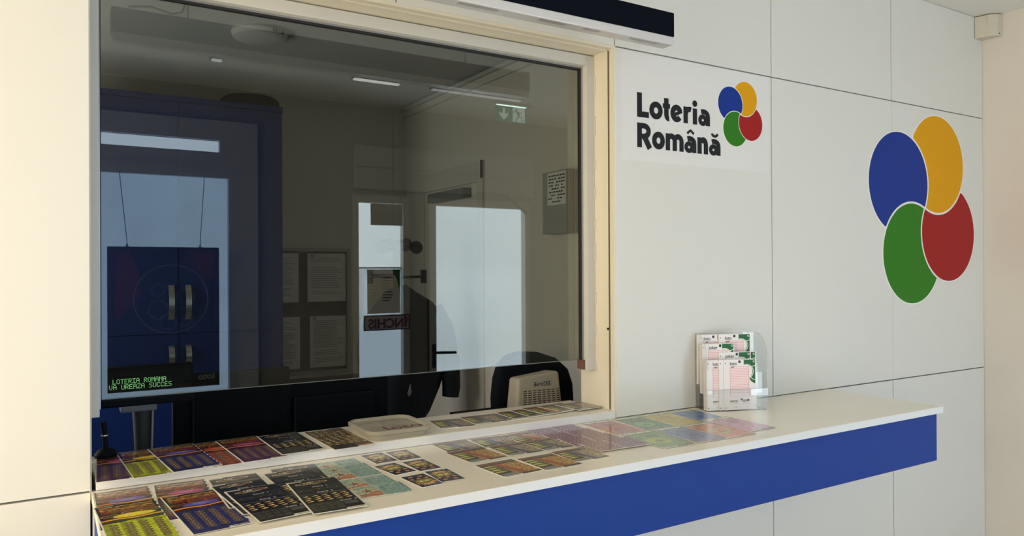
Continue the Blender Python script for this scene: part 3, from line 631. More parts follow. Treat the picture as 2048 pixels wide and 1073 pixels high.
# ================================================================== PRINTED CARDS
rng = np.random.RandomState(7)
def noise(h, w, s):
    a = rng.rand(max(2, h//s+2), max(2, w//s+2)); yi = np.linspace(0, a.shape[0]-1.001, h); xi = np.linspace(0, a.shape[1]-1.001, w)
    y0 = yi.astype(int); x0 = xi.astype(int); fy = (yi-y0)[:, None]; fx = (xi-x0)[None]
    return a[y0][:, x0]*(1-fy)*(1-fx)+a[y0+1][:, x0]*fy*(1-fx)+a[y0][:, x0+1]*(1-fy)*fx+a[y0+1][:, x0+1]*fy*fx
class Art:
    def __init__(s, w, h, col):
        s.w, s.h = w, h; s.a = np.zeros((h, w, 3)); s.a[:] = np.array(col)/255.; s.Y, s.X = np.mgrid[0:h, 0:w]; s.U = (s.X+.5)/w; s.V = (s.Y+.5)/h
    def put(s, mask, col, k=1.0):
        c = np.array(col)/255.; s.a[mask] = s.a[mask]*(1-k)+c*k
    def rect(s, u0, u1, v0, v1, col, k=1): s.put((s.U >= u0) & (s.U < u1) & (s.V >= v0) & (s.V < v1), col, k)
    def ell(s, cu, cv, ru, rv, col, k=1, ring=None):
        d = ((s.U-cu)/ru)**2+((s.V-cv)/rv)**2
        s.put((d < 1) if ring is None else ((d < 1) & (d > ring)), col, k)
    def spk(s, amt, sc=1, mask=None):
        n = (noise(s.h, s.w, sc) if sc > 1 else rng.rand(s.h, s.w))-.5; f = 1+amt*2*n[..., None]
        if mask is not None: f = np.where(mask[..., None], f, 1)
        s.a = np.clip(s.a*f, 0, 1)
    def txt(s, t, x, y, col, k=1, bold=False):
        for i, ch in enumerate(t):
            for r, bits in enumerate(FONT[ch].split()):
                for c, b in enumerate(bits):
                    if b == '1':
                        for q in range(k):
                            for p_ in range(k+(1 if bold else 0)):
                                yy, xx = y+r*k+q, x+(i*6+c)*k+p_
                                if 0 <= yy < s.h and 0 <= xx < s.w: s.a[yy, xx] = np.array(col)/255.
def wavy(A, v, amp, fr, th, col, ph=0, u0=.03, u1=.97):
    c = v+amp*np.sin(A.U*fr*2*PI+ph); A.put((abs(A.V-c) < th) & (A.U > u0) & (A.U < u1), col)
def art_jewel(field, blob, trim, ov=(190, 110, 50)):
    A = Art(104, 230, (28, 22, 18)); A.spk(.25, 6)
    A.rect(.05, .32, .012, .03, (150, 140, 120)); A.rect(.6, .95, .006, .02, (170, 150, 100), .6)
    for i, (v, c) in enumerate(((.060, (238, 196, 84)), (.092, (206, 104, 40)), (.126, (250, 208, 80)), (.160, (222, 130, 50)), (.194, (196, 70, 40)), (.222, (120, 44, 40)))):
        wavy(A, v, .004, 4, .0085, c, i*1.3, .07, .94); wavy(A, v+.001, .004, 8, .0022, (80, 40, 20), i*1.3, .12, .90)
        wavy(A, v+.013, .003, 9, .004, (40, 22, 18), i)
    for cu, cv in ((.22, .285), (.56, .245), (.86, .25)):
        A.ell(cu, cv, .19, .030, trim); A.ell(cu, cv, .165, .023, (58, 34, 30)); A.ell(cu, cv, .12, .012, (110, 80, 60), .6)
    A.ell(.56, .318, .34, .046, blob); A.ell(.56, .312, .16, .022, tuple(min(255, int(c*.7+70)) for c in blob))
    A.spk(.12, 2, (A.V > .03) & (A.V < .36))
    wavy(A, .385, .010, 1.5, .016, trim, 2.4, 0, 1); wavy(A, .385, .010, 1.5, .008, (235, 170, 80), 2.4, 0, 1); wavy(A, .412, .010, 1.5, .006, (70, 40, 20), 2.4, 0, 1)
    for k in range(5): A.ell(.14+k*.19, .435-.008*math.sin(k*1.3), .085, .013, (105, 60, 36)); A.ell(.14+k*.19, .435-.008*math.sin(k*1.3), .06, .007, (50, 32, 26))
    m = A.V > .455+.008*np.sin(A.U*9); A.put(m, field); m2 = m & (np.sin(A.U*25.1-.5) > .1); A.put(m2, tuple(int(c*.82) for c in field)); A.spk(.14, 5, m)
    for c in range(4):
        cu = .17+c*.225
        for r in range(8):
            cv = .52+r*.052; A.ell(cu, cv, .075, .026, (126, 104, 66)); A.ell(cu, cv, .05, .016, tuple(int(q*.45+30) for q in field)); A.ell(cu, cv, .022, .006, (190, 160, 110))
    A.spk(.28, 1, m & (A.V < .93) & (np.sin((A.U-.17)/.225*2*PI+PI/2) > -.2))
    A.rect(0, 1, .955, 1, tuple(int(q*.6+20) for q in field)); A.rect(.62, 1, .965, 1, (236, 230, 214)); A.rect(.66, .97, .975, .985, (60, 60, 60))
    A.rect(0, .018, 0, 1, (236, 232, 220)); A.rect(0, 1, 0, .006, (236, 232, 220))
    for k in range(10): A.rect(.982, 1, .02+k*.1, .075+k*.1, (236, 232, 220))
    return A
def art_black():
    A = Art(112, 230, (17, 18, 20)); A.spk(.2, 6)
    A.rect(0, .30, 0, .032, (226, 222, 210)); A.rect(.05, .25, .01, .022, (150, 150, 145)); A.rect(.75, .98, .012, .024, (120, 116, 108), .7)
    for cu, cv, ru in ((.40, .115, .27), (.55, .085, .25)):
        A.ell(cu, cv, ru, .030, (222, 200, 150)); A.ell(cu, cv, ru-.025, .022, (76, 48, 36))
    A.ell(.42, .10, .05, .024, (236, 228, 205)); A.ell(.42, .10, .02, .012, (120, 90, 60)); A.ell(.72, .118, .08, .012, (120, 60, 40)); A.spk(.4, 2, (A.V > .05) & (A.V < .15))
    for k in range(9): A.rect(.08+k*.025, .085+k*.025, .045, .075, (60, 70, 100), .5)
    A.rect(0, 1, .185, .205, (52, 58, 66)); A.txt('Zona 1', 46, 50, (245, 245, 240)); A.rect(.5, .95, .245, .253, (120, 120, 112), .8)
    A.rect(0, 1, .262, .38, (30, 30, 28)); A.spk(.3, 3, (A.V > .25) & (A.V < .39))
    for k in range(5):
        A.rect(.07+k*.18, .21+k*.18, .285, .355, (150, 146, 132), .35); A.rect(.085+k*.18, .195+k*.18, .293, .347, (24, 24, 24)); A.ell(.14+k*.18, .32, .03, .014, (110, 96, 70))
    A.txt('Zona 2', 46, 92, (245, 245, 240)); A.rect(0, 1, .445, .475, (72, 76, 78)); A.spk(.5, 2, (A.V > .445) & (A.V < .475))
    for r in range(4):
        for k in range(5):
            cu, cv = .12+k*.185+.022*(r % 2), .515+r*.052; A.ell(cu-.02, cv+.006, .042, .013, (176, 140, 72)); A.ell(cu+.025, cv-.004, .040, .013, (214, 180, 104)); A.ell(cu+.03, cv-.007, .022, .006, (244, 222, 164)); A.ell(cu, cv+.014, .05, .004, (60, 44, 22))
    A.spk(.35, 2, (A.V > .49) & (A.V < .71))
    A.rect(.03, .66, .73, .965, (52, 50, 42)); A.spk(.35, 3, (A.U > .03) & (A.U < .66) & (A.V > .73) & (A.V < .965))
    for r in range(3):
        for k in range(4): A.ell(.11+k*.16, .77+r*.07, .045, .015, (128, 124, 112), .7, ring=.4)
    A.txt('Zona 3', 74, 168, (245, 245, 240))
    for r in range(5): A.rect(.70, .95, .785+r*.017, .792+r*.017, (140, 140, 134), .8)
    A.rect(.64, 1, .955, 1, (238, 232, 216)); A.rect(.70, .97, .972, .982, (70, 70, 70)); A.rect(0, .03, 0, 1, (238, 234, 222)); A.rect(0, 1, .99, 1, (238, 232, 216)); A.rect(0, 1, 0, .005, (200, 196, 186))
    return A
def art_gold():
    A = Art(104, 210, (24, 20, 14)); A.spk(.3, 5)
    for r in range(11):
        for k in range(6):
            A.ell(.1+k*.17+.03*math.sin(r), .10+r*.068, .075, .02, (176, 146, 82)); A.ell(.1+k*.17, .104+r*.068, .04, .008, (226, 198, 132)); A.ell(.12+k*.17, .118+r*.068, .05, .006, (60, 46, 22))
    A.rect(0, .6, 0, .05, (150, 130, 96)); A.rect(.1, .9, .37, .43, (40, 30, 22)); A.txt('Zona 1', 40, 80, (220, 210, 180)); A.ell(.75, .09, .2, .03, (120, 66, 40))
    A.spk(.5, 2); A.rect(0, .60, .90, 1, (22, 24, 22)); A.rect(.62, 1, .92, .96, (150, 80, 50)); A.rect(.6, 1, .96, 1, (234, 226, 206)); A.rect(0, .02, 0, 1, (232, 224, 204)); return A
def art_star():
    A = Art(120, 84, (150, 178, 168)); m = A.U < .46
    A.put(m, (180, 190, 164)); A.put(m & (A.V > .62+.1*np.sin(A.U*12)), (186, 130, 100)); A.spk(.22, 4, m)
    for k in range(5):
        a = k*2*PI/5-.3; 
        for t in np.linspace(0, 1, 14): A.ell(.24+.12*t*math.cos(a), .46+.22*t*math.sin(a), .026*(1.1-t), .045*(1.1-t), (158, 74, 56))
    for k in range(6): A.ell(.06+k*.065, .15, .03, .07, (120, 160, 150), .7); 
    m = A.U >= .46
    A.put(m, (158, 186, 176)); 
    for k in range(11): A.put(m & (abs(A.V-(.08+k*.09)-.04*np.sin(A.U*22+k)) < .02) & (A.U > .55), (112, 154, 154), .7)
    A.spk(.2, 3, m)
    for k in range(9): A.rect(.49, .60, .15+k*.085, .18+k*.085, (60, 90, 96), .6)
    A.rect(0, 1, 0, .025, (214, 216, 200)); A.rect(0, .015, 0, 1, (222, 222, 206)); A.rect(.455, .463, 0, 1, (206, 212, 200)); A.rect(0, .46, .965, 1, (228, 222, 204)); A.rect(.985, 1, 0, 1, (70, 96, 96)); return A
def art_navy():
    A = Art(72, 124, (20, 30, 66)); A.spk(.35, 5)
    for k in range(13):
        a = math.radians(-165+k*12.5)
        for t in np.linspace(.16, .42, 22): A.ell(.5+t*1.2*math.cos(a), .40+t*math.sin(a), .016, .009, (150, 166, 210) if k % 2 else (58, 80, 150))
    A.ell(.5, .20, .30, .075, (206, 146, 62)); A.ell(.5, .20, .2, .045, (228, 186, 110)); A.ell(.22, .30, .17, .05, (196, 150, 80)); A.ell(.78, .30, .17, .05, (190, 140, 74))
    A.ell(.5, .46, .42, .17, (92, 104, 52)); A.ell(.5, .44, .33, .10, (168, 158, 70)); A.ell(.38, .44, .06, .05, (236, 222, 150)); A.ell(.62, .44, .06, .05, (236, 222, 150)); A.ell(.5, .56, .36, .05, (150, 100, 60), .8)
    for cu, cv in ((.16, .66), (.5, .68), (.82, .66), (.3, .83), (.72, .84)): A.ell(cu, cv, .10, .045, (204, 138, 74)); A.ell(cu, cv, .05, .02, (236, 190, 120))
    A.spk(.4, 2); A.rect(.2, .8, .93, .96, (120, 130, 160), .6); A.rect(0, 1, .99, 1, (220, 214, 200)); A.rect(0, .02, 0, 1, (210, 206, 190), .7); return A
def art_veg(band, field):
    A = Art(112, 136, (30, 28, 16)); A.spk(.3, 4)
    A.put((A.U > .40) & (A.V > .20), field); A.spk(.5, 2, (A.U > .42) & (A.V > .2))
    for _ in range(90): A.ell(.45+.55*rng.rand(), .25+.58*rng.rand(), .02, .014, (206, 170, 96)); A.ell(.45+.55*rng.rand(), .25+.58*rng.rand(), .018, .012, (90, 62, 40))
    m = abs((A.U-.40)-(A.V-.15)*.30) < .085; A.put(m & (A.V > .17), band)
    A.rect(.02, .98, .02, .15, (66, 40, 30))
    for k in range(12): A.rect(.05+k*.075, .10+k*.075, .05, .115, (172, 92, 60)); 
    A.rect(.60, .97, .03, .13, (110, 104, 100), .8)
    for r in range(4): A.ell(.18, .26+r*.135, .15, .045, (176, 176, 64)); A.ell(.16, .25+r*.135, .09, .018, (222, 222, 120)); A.ell(.33, .30+r*.115, .07, .03, (112, 124, 52))
    A.rect(.05, .40, .80, .90, (132, 138, 140)); A.rect(.0, 1, .90, .985, (26, 34, 22)); A.rect(0, .50, .925, 1, (232, 230, 222)); A.rect(.05, .45, .95, .97, (70, 70, 70))
    A.rect(0, .02, 0, 1, (234, 228, 212)); A.rect(0, 1, 0, .012, (220, 214, 200)); return A
def art_purple():
    A = Art(96, 104, (120, 78, 104)); A.spk(.25, 4)
    for r in range(3):
        A.rect(0, 1, .05+r*.33, .12+r*.33, (96, 52, 120)); 
        for k in range(7): A.ell(.08+k*.14, .085+r*.33, .022, .02, (216, 196, 222)); A.rect(.03+k*.14, .05+k*.14, .14+r*.33, .33+r*.33, (38, 20, 34)); A.rect(.05+k*.14, .15+k*.14, .15+r*.33, .31+r*.33, (150, 104, 120), .8)
    A.spk(.3, 2); A.rect(0, 1, .97, 1, (214, 190, 208)); A.rect(0, .012, 0, 1, (200, 176, 196)); return A
def art_money(c1, c2, rim, dot):
    A = Art(100, 180, c1); 
    for k in range(26): wavy(A, .04+k*.038, .012, 2.2, .005, tuple(int(q*.78) for q in c1), k*.6, 0, 1)
    A.ell(.42, .60, .34, .20, rim); A.ell(.42, .60, .30, .17, c2)
    for q in range(5): A.ell(.42, .60, .28-q*.05, .16-q*.03, tuple(int(x*.8) for x in c2), .6, ring=.86)
    A.ell(.46, .62, .11, .06, dot, .85); A.ell(.60, .34, .20, .08, tuple(int(x*.75) for x in c1), .7); A.ell(.14, .40, .08, .07, dot, .7)
    A.rect(0, 1, 0, .145, (168, 170, 140)); A.rect(0, 1, .13, .15, (92, 92, 70))
    for k in range(9): A.ell(.14+k*.09, .09+.012*math.sin(k*2), .05, .028, (228, 226, 204))
    A.rect(0, 1, .03, .045, (120, 128, 110)); A.spk(.2, 3); A.spk(.12)
    A.rect(.42, 1, .95, .985, tuple(int(x*.6) for x in c1)); A.rect(0, .45, .965, 1, (232, 226, 204)); A.rect(.05, .4, .975, .985, (90, 90, 80)); A.rect(0, .015, 0, 1, (222, 216, 196)); return A
def art_slip():
    P_ = (233, 231, 236); G = (30, 98, 56); A = Art(150, 216, P_); U, V = A.U, A.V
    A.rect(.62, .975, .008, .13, G); A.put((((U-1.0)/.235)**2+((V-.30)/.185)**2 < 1) & (V > .12) & (U < .975), G); A.put((U > .80) & (U < .975) & (V > .12) & (V < .27), G)
    hole = ((U-.69)/.20)**2+((V-.245)/.135)**2 < 1; A.put(hole, P_)
    A.ell(.69, .245, .235, .150, (228, 238, 228), ring=.86); A.ell(1.02, .27, .26, .150, (228, 238, 228), ring=.86); A.put((U < .62) | ((U < .78) & (V > .14)), P_)
    A.ell(.93, .045, .028, .020, (232, 236, 232), ring=.35)
    A.rect(.19, .775, .14, .615, (246, 230, 234)); m = (U > .19) & (U < .775) & (V > .14) & (V < .60)
    A.put(m & (((A.X-28) % 6 < 1) | ((A.Y-30) % 7 < 2)), (228, 176, 184)); A.put(m & (A.X % 6 == 0) & (A.Y % 7 == 4), (150, 100, 110))
    A.rect(.19, .775, .615, .622, (210, 150, 160)); A.rect(.19, .775, .655, .66, (226, 180, 188)); A.rect(.19, .775, .735, .74, (226, 180, 188))
    for u in (.19, .77): A.rect(u, u+.007, .14, .74, (216, 160, 168))
    for x in (.05,): 
        A.ell(x, .075, .014, .010, (20, 20, 20)); A.ell(x, .955, .016, .011, (20, 20, 20))
    for x in (.30, .335, .37, .405, .50, .70): A.ell(x, .945, .009, .006, (70, 70, 70))
    A.ell(.955, .92, .010, .007, (50, 50, 50)); A.rect(.19, .45, .87, .875, (160, 180, 174)); A.rect(.56, .80, .87, .875, (170, 150, 150)); A.rect(.56, .70, .80, .81, (80, 60, 60)); A.rect(.56, .70, .825, .84, (60, 40, 40)); A.ell(.745, .815, .04, .026, (120, 84, 80))
    return A

def printmat(name, rough, coat=0, spec=.5):
    m = bpy.data.materials.new(name); m.use_nodes = True; b = m.node_tree.nodes['Principled BSDF']; a = m.node_tree.nodes.new('ShaderNodeAttribute')
    a.attribute_name = 'print'; m.node_tree.links.new(a.outputs['Color'], b.inputs['Base Color']); b.inputs['Roughness'].default_value = rough; b.inputs['Coat Weight'].default_value = coat
    b.inputs['Coat Roughness'].default_value = .11; b.inputs['Specular IOR Level'].default_value = spec; return m
PRINT = printmat('printed_card', .4, .75); PRINTM = printmat('printed_slip', .6)
CARDE = mat('card_edge', (.80, .78, .72), .5)
def card_mesh(name, A, w, h, th=.0009, curl=0.0, upright=False, mt=None):
    """rectangular sheet, printed side up (far edge = top of the artwork); upright sheets stand in the x-z plane facing -y"""
    H, Wd = A.h, A.w
    xs = np.linspace(-w/2, w/2, Wd+1); ys = np.linspace(h/2, -h/2, H+1)
    X, Y = np.meshgrid(xs, ys); Z = th+curl*(np.abs(2*X/w)**3)*(1-.4*np.abs(2*Y/h)) if curl else np.full_like(X, th)
    if upright: co = np.stack([X, -Z, Y], -1).reshape(-1, 3)
    else: co = np.stack([X, Y, Z], -1).reshape(-1, 3)
    i = np.arange(H)[:, None]*(Wd+1)+np.arange(Wd)[None]; q = np.stack([i, i+Wd+1, i+Wd+2, i+1], -1).reshape(-1, 4)
    nv = len(co); r = [(-w/2, h/2), (-w/2, -h/2), (w/2, -h/2), (w/2, h/2)]
    base = [(x, 0, y) if upright else (x, y, 0) for x, y in r]; c4 = [0, H*(Wd+1), H*(Wd+1)+Wd, Wd]
    verts = [tuple(v) for v in co.tolist()]+base
    if curl: extra = []
    extra = [(nv, nv+1, c4[1], c4[0]), (nv+1, nv+2, c4[2], c4[1]), (nv+2, nv+3, c4[3], c4[2]), (nv+3, nv, c4[0], c4[3]), (nv+3, nv+2, nv+1, nv)]
    me = bpy.data.meshes.new(name); me.from_pydata(verts, [], q.tolist()+extra); me.materials.append(mt or PRINT); me.materials.append(CARDE)
    mi = np.zeros(len(me.polygons), int); mi[len(q):] = 1; me.polygons.foreach_set('material_index', mi)
    at = me.color_attributes.new('print', 'FLOAT_COLOR', 'CORNER'); a = A.a; lin = np.where(a <= .04045, a/12.92, ((a+.055)/1.055)**2.4)
    cc = np.ones((len(me.loops), 4)); cc[:len(q)*4, :3] = np.repeat(lin.reshape(-1, 3), 4, axis=0); at.data.foreach_set('color', cc.ravel()); me.update(); return me

ZL, ZU = ZCT, 1.0970
TK = {}
def place(kind, me_name, x, y, z, ang, label, cat, group):
    me = TK[me_name]; o = bpy.data.objects.new(kind, me); COL.objects.link(o); o.location = (x, y, z); o.rotation_euler = (0, 0, math.radians(ang)); return tag(o, label, cat, group)
LIME = ((196, 206, 40), (244, 214, 30)); 
TK['jl'] = card_mesh('scratch_ticket', art_jewel((190, 202, 36), (246, 216, 26), (226, 150, 40)), .119, .295)
TK['jb'] = card_mesh('scratch_ticket', art_jewel((46, 48, 112), (96, 92, 190), (214, 110, 44)), .114, .292)
TK['jo'] = card_mesh('scratch_ticket', art_jewel((176, 84, 34), (226, 92, 44), (214, 110, 44)), .114, .292)
TK['jp'] = card_mesh('scratch_ticket', art_jewel((98, 54, 96), (190, 60, 140), (222, 120, 70)), .114, .292)
TK['bk'] = card_mesh('scratch_ticket', art_black(), .115, .258); TK['gd'] = card_mesh('scratch_ticket', art_gold(), .118, .262)
TK['st'] = card_mesh('scratch_ticket', art_star(), .120, .088); TK['nv'] = card_mesh('scratch_ticket', art_navy(), .062, .106)
TK['vb'] = card_mesh('scratch_ticket', art_veg((58, 66, 116), (132, 124, 112)), .112, .128); TK['vo'] = card_mesh('scratch_ticket', art_veg((158, 66, 38), (178, 128, 50)), .116, .140)
TK['pu'] = card_mesh('scratch_ticket', art_purple(), .092, .112)
mo = {'m_pink': ((196, 128, 134), (190, 120, 130), (150, 140, 130), (160, 96, 104)), 'm_green': ((120, 150, 120), (140, 180, 130), (90, 120, 96), (96, 140, 100)), 'm_yel': ((206, 184, 110), (190, 178, 90), (176, 160, 84), (200, 160, 50)),
      'm_blue': ((112, 140, 184), (96, 130, 180), (130, 150, 180), (40, 84, 150)), 'm_gy': ((136, 164, 116), (178, 186, 90), (150, 170, 96), (96, 128, 86)), 'm_bl2': ((132, 146, 184), (118, 134, 178), (90, 106, 160), (84, 104, 160)),
      'm_or': ((214, 148, 122), (196, 176, 124), (180, 150, 100), (190, 96, 70)), 'm_pp': ((206, 158, 184), (214, 164, 190), (170, 120, 150), (190, 140, 172))}
for k, v in mo.items(): TK[k] = card_mesh('scratch_ticket', art_money(*v), .119, .215)
GJ, GBk, GS, GN, GV, GP, GM = 'tall jewel-pattern scratch tickets', 'tall black scratch tickets', 'pale sea-pattern scratch tickets', 'small navy scratch tickets', 'vegetable-pattern scratch tickets', 'purple scratch tickets', 'pastel banknote-pattern scratch tickets'
L_ = [
 ('jb', .145, -.178, 0, -.5, 'tall scratch ticket with washed-out orange top half, beneath the lime ticket at the left end', GJ),
 ('jp', .262, -.185, 0, -3, 'tall ticket showing only an orange top with pink blob, beneath the front blue ticket', GJ),
 ('jl', .151, -.302, 1, 3.0, 'bright lime green scratch ticket at the bottom left corner of the counter', GJ),
 ('jb', .283, -.300, 1.4, 4.5, 'dark blue scratch ticket with brown columns lying on the front edge beside the lime ticket', GJ),
 ('bk', .386, -.192, 2, 0, 'rearmost black ticket of the left fan, its faded top next to the window ledge', GBk),
 ('bk', .391, -.252, 3, 4.5, 'middle black ticket of the left fan, half covered by the front one', GBk),
 ('bk', .409, -.322, 4, 4.0, 'front black ticket of the left fan, fully visible', GBk),
 ('bk', .528, -.178, 2, -4, 'rearmost black ticket of the right fan, touching the sea-pattern tickets', GBk),
 ('bk', .514, -.215, 3.2, 1.5, 'middle black ticket of the right fan, its lower half covered', GBk),
 ('bk', .530, -.340, 5, -3.0, 'front black ticket of the right fan, nearest the counter edge', GBk),
 ('st', .645, -.090, 0, 1, 'rearmost pale teal starfish ticket, nearest the window ledge', GS),
 ('st', .649, -.150, 1, -1, 'second pale teal starfish ticket from the window ledge', GS),
 ('st', .648, -.198, 2, 2, 'middle pale teal starfish ticket of the column of five', GS),
 ('st', .652, -.287, 0, 2, 'fourth pale teal starfish ticket from the window ledge', GS),
 ('st', .656, -.364, 1, -3, 'frontmost pale teal starfish ticket, nearest the blue fascia', GS),
 ('nv', .763, -.083, 0, 3, 'small navy ticket in the rear left of the six', GN),
 ('nv', .832, -.087, 0, -1, 'small navy ticket in the rear right of the six', GN),
 ('nv', .756, -.208, 0, 9, 'small navy ticket in the middle left of the six', GN),
 ('nv', .829, -.211, 0, 2, 'small navy ticket in the middle right of the six', GN),
 ('nv', .771, -.342, 0, 185, 'small navy ticket lying upside down in the front left of the six', GN),
 ('nv', .834, -.334, 1, -2, 'small navy ticket in the front right of the six', GN),
 ('vb', 1.006, -.080, 0, -1, 'vegetable ticket with pale blue band, rear row, leftmost', GV),
 ('vb', 1.124, -.086, 0, -3, 'vegetable ticket with blue band, rear row, second from left', GV),
 ('vo', 1.240, -.092, 0, 4, 'vegetable ticket with faded orange band, rear row beside the purple tickets', GV),
 ('vo', 1.000, -.196, 1, 4, 'orange vegetable ticket at the left of the middle row', GV),
 ('vb', 1.126, -.199, 1, 0, 'blue-banded vegetable ticket in the centre of the middle row', GV),
 ('vb', 1.240, -.200, 1, 2, 'blue-banded vegetable ticket of the middle row beside the purple tickets', GV),
 ('vo', 1.004, -.357, 0, 4, 'orange vegetable ticket, front row, leftmost', GV),
 ('vo', 1.128, -.362, 0, 2, 'orange vegetable ticket, front row, middle', GV),
 ('vb', 1.243, -.344, 0, 0, 'blue-banded vegetable ticket, front row, rightmost', GV),
 ('m_pink', 1.545, -.118, 0, -2, 'pink banknote-pattern ticket, rear row, next to the purple tickets', GM),
 ('m_green', 1.672, -.119, 0, -4, 'green and teal banknote-pattern ticket, rear row, second from left', GM),
 ('m_yel', 1.793, -.121, 0, -3, 'golden yellow banknote-pattern ticket in the rear row', GM),
 ('m_blue', 1.914, -.124, 0, -5, 'blue banknote-pattern ticket before the slip holder', GM),
 ('m_gy', 1.545, -.318, 1, -3, 'green banknote-pattern ticket with yellow oval, front row, leftmost', GM),
 ('m_bl2', 1.672, -.322, 1, -2, 'lavender blue banknote-pattern ticket in the front row', GM),
 ('m_or', 1.794, -.326, 1, 0, 'salmon banknote-pattern ticket with yellowish oval in the front row', GM),
 ('m_pp', 1.920, -.300, 1, -2, 'pink-violet banknote-pattern ticket, front row, rightmost', GM),
]
for (k, x, y, lv, a, lab, gr) in L_: place('scratch_ticket', k, x, y, ZL+.0002+lv*.001, a, lab, 'lottery ticket', gr)
# purple tickets: three overlapping columns
rows_ = ['rear', 'second', 'third', 'front']
pc = ['left', 'right']
for c_ in range(2):
    for r in range(4):
        place('scratch_ticket', 'pu', 1.327+c_*.085+.004*r+(.012 if r == 3 else 0), -.058-r*.083-(.006 if c_ else 0), ZL+.0004+r*.001+c_*.0005, -5+3*(r % 2), 'purple ticket with dark slits, %s one of the %s column' % (rows_[r], pc[c_]), 'lottery ticket', GP)
U_ = [
 ('jp', .158, .106, 0, -3, 'dim purple ticket, leftmost on the window ledge', GJ),
 ('jl', .222, .101, 1, 3, 'lime green ticket on the window ledge, mostly covered by a blue one', GJ),
 ('jb', .300, .104, 2, 5, 'dark blue ticket with brown columns on the window ledge', GJ),
 ('jo', .393, .104, 1, 3, 'rusty orange ticket on the window ledge', GJ),
 ('jp', .468, .106, 2, 3, 'purple ticket on the window ledge between orange and black ones', GJ),
 ('gd', .536, .112, 1, 2, 'gold-patterned black ticket on the ledge, mostly hidden beneath a plain black one', GBk),
 ('bk', .575, .111, 3, 1, 'black ticket lying uncovered on the window ledge', GBk),
 ('gd', .712, .103, 0, 2, 'gold-patterned black ticket on the ledge beside the plastic tub', GBk),
 ('vb', 1.083, .110, 0, -8, 'blue-banded vegetable ticket on the ledge right of the plastic tub', GV),
 ('vb', 1.195, .110, 1, -2, 'blue-banded vegetable ticket on the ledge, second from the plastic tub', GV),
 ('vb', 1.275, .112, 0, 3, 'third vegetable ticket from the plastic tub on the ledge', GV),
 ('vb', 1.338, .116, 1, 0, 'fourth vegetable ticket from the plastic tub, overlapping its neighbours', GV),
 ('vb', 1.398, .116, 2, 2, 'fifth vegetable ticket from the plastic tub, in the ledge fan', GV),
 ('vo', 1.455, .124, 3, 6, 'orange vegetable ticket in the fan at the right of the ledge', GV),
 ('vb', 1.520, .128, 4, 10, 'blue-banded ticket on the ledge just right of the orange one', GV),
 ('vb', 1.583, .110, 5, 4, 'last vegetable ticket on the ledge, beside the cream jamb', GV),
]
for (k, x, y, lv, a, lab, gr) in U_: place('scratch_ticket', k, x, y, ZU+.0002+lv*.001, a, lab, 'lottery ticket', gr)

# ------------------------------------------------------------------ plastic tub reading loto
tb_ = thing('plastic_tub', (.87, .09, ZU), 'shallow translucent plastic tub with faint red loto lettering on the ledge', 'tub')
def rrect(cx, cy, hx, hy, r, n=8):
    P = []
    for (sx, sy, a0) in ((1, 1, 0), (-1, 1, 90), (-1, -1, 180), (1, -1, 270)):
        for i in range(n+1):
            a = math.radians(a0+90*i/n); P.append((cx+sx*(hx-r)+r*math.cos(a), cy+sy*(hy-r)+r*math.sin(a)))
    return P
def loft(mb, rings, cap0=True, cap1=True):
    n = len(rings[0][0]); vs = []; fs = []
    for P, z in rings: vs += [(x, y, z) for x, y in P]
    for j in range(len(rings)-1):
        for i in range(n): fs.append((j*n+i, j*n+(i+1) % n, (j+1)*n+(i+1) % n, (j+1)*n+i))
    if cap0: fs.append(tuple(range(n))[::-1])
    if cap1: fs.append(tuple(range((len(rings)-1)*n, len(rings)*n)))
    mb.add(vs, fs)
cx, cy = .868, .100; k_ = MB()
loft(k_, [(rrect(cx, cy, .088, .096, .034), ZU+.0005), (rrect(cx, cy, .092, .100, .036), ZU+.014), (rrect(cx, cy, .100, .108, .040), ZU+.018), (rrect(cx, cy, .101, .109, .041), ZU+.0265), (rrect(cx, cy, .097, .105, .038), ZU+.0285),
          (rrect(cx, cy, .090, .098, .034), ZU+.0262), (rrect(cx, cy, .086, .094, .032), ZU+.0215)])
k_.build('lid', TUB, tb_, smooth=True)
text('loto', .066, mat('faded_red_print', (.13, .06, .06), .5), tb_, (.835, .030, ZU+.0218), rot=(0, 0, math.radians(4)), sx=1.1, ext=.0002, bold=.0003)

# ------------------------------------------------------------------ acrylic holder with betting slips
HA = math.radians(-20); hO = (1.995, -.100, ZCT)
hd = thing('slip_holder', hO, 'clear acrylic stepped holder filled with betting slips, standing against the wall', 'holder', rz=HA)
W_, D_, Hh = .232, .098, .272
prof = [(0, 0), (D_, 0), (D_, Hh)]+[(D_-(D_-.003)*(1-math.cos(PI/2*i/14)), .085+(Hh-.085)*math.cos(PI/2*i/14)**.9 if i < 14 else .085) for i in range(1, 15)]
prof = [(0, 0), (D_, 0), (D_, Hh)]
for i in range(1, 17):
    t = i/16; prof.append((D_-D_*t**.62*.99, Hh-(Hh-.20)*t**2.0 if t < .999 else .19))
prof.append((0.0, .15))
s_ = MB(); s_.prism(prof, -.0025, -.0005, 'x').build('side_panel', ACR, hd, local=True)
MB().prism(prof, W_+.0005, W_+.0025, 'x').build('side_panel', ACR, hd, local=True)
MB().box(-.0005, W_+.0005, -.0025, -.0005, .002, .077).build('front_lip', ACR, hd, local=True)
MB().box(-.0005, W_+.0005, D_-.002, D_, .002, Hh).build('back_panel', ACR, hd, local=True)
MB().box(-.0005, W_+.0005, -.0005, D_-.002, .0, .002).build('base', ACR, hd, local=True)
for y in (.034, .066): MB().box(0, W_, y, y+.0015, .002, .10+y*.9).build('divider', ACR, hd, local=True)
EG = mat('acrylic_edge', (.50, .53, .53), .2)
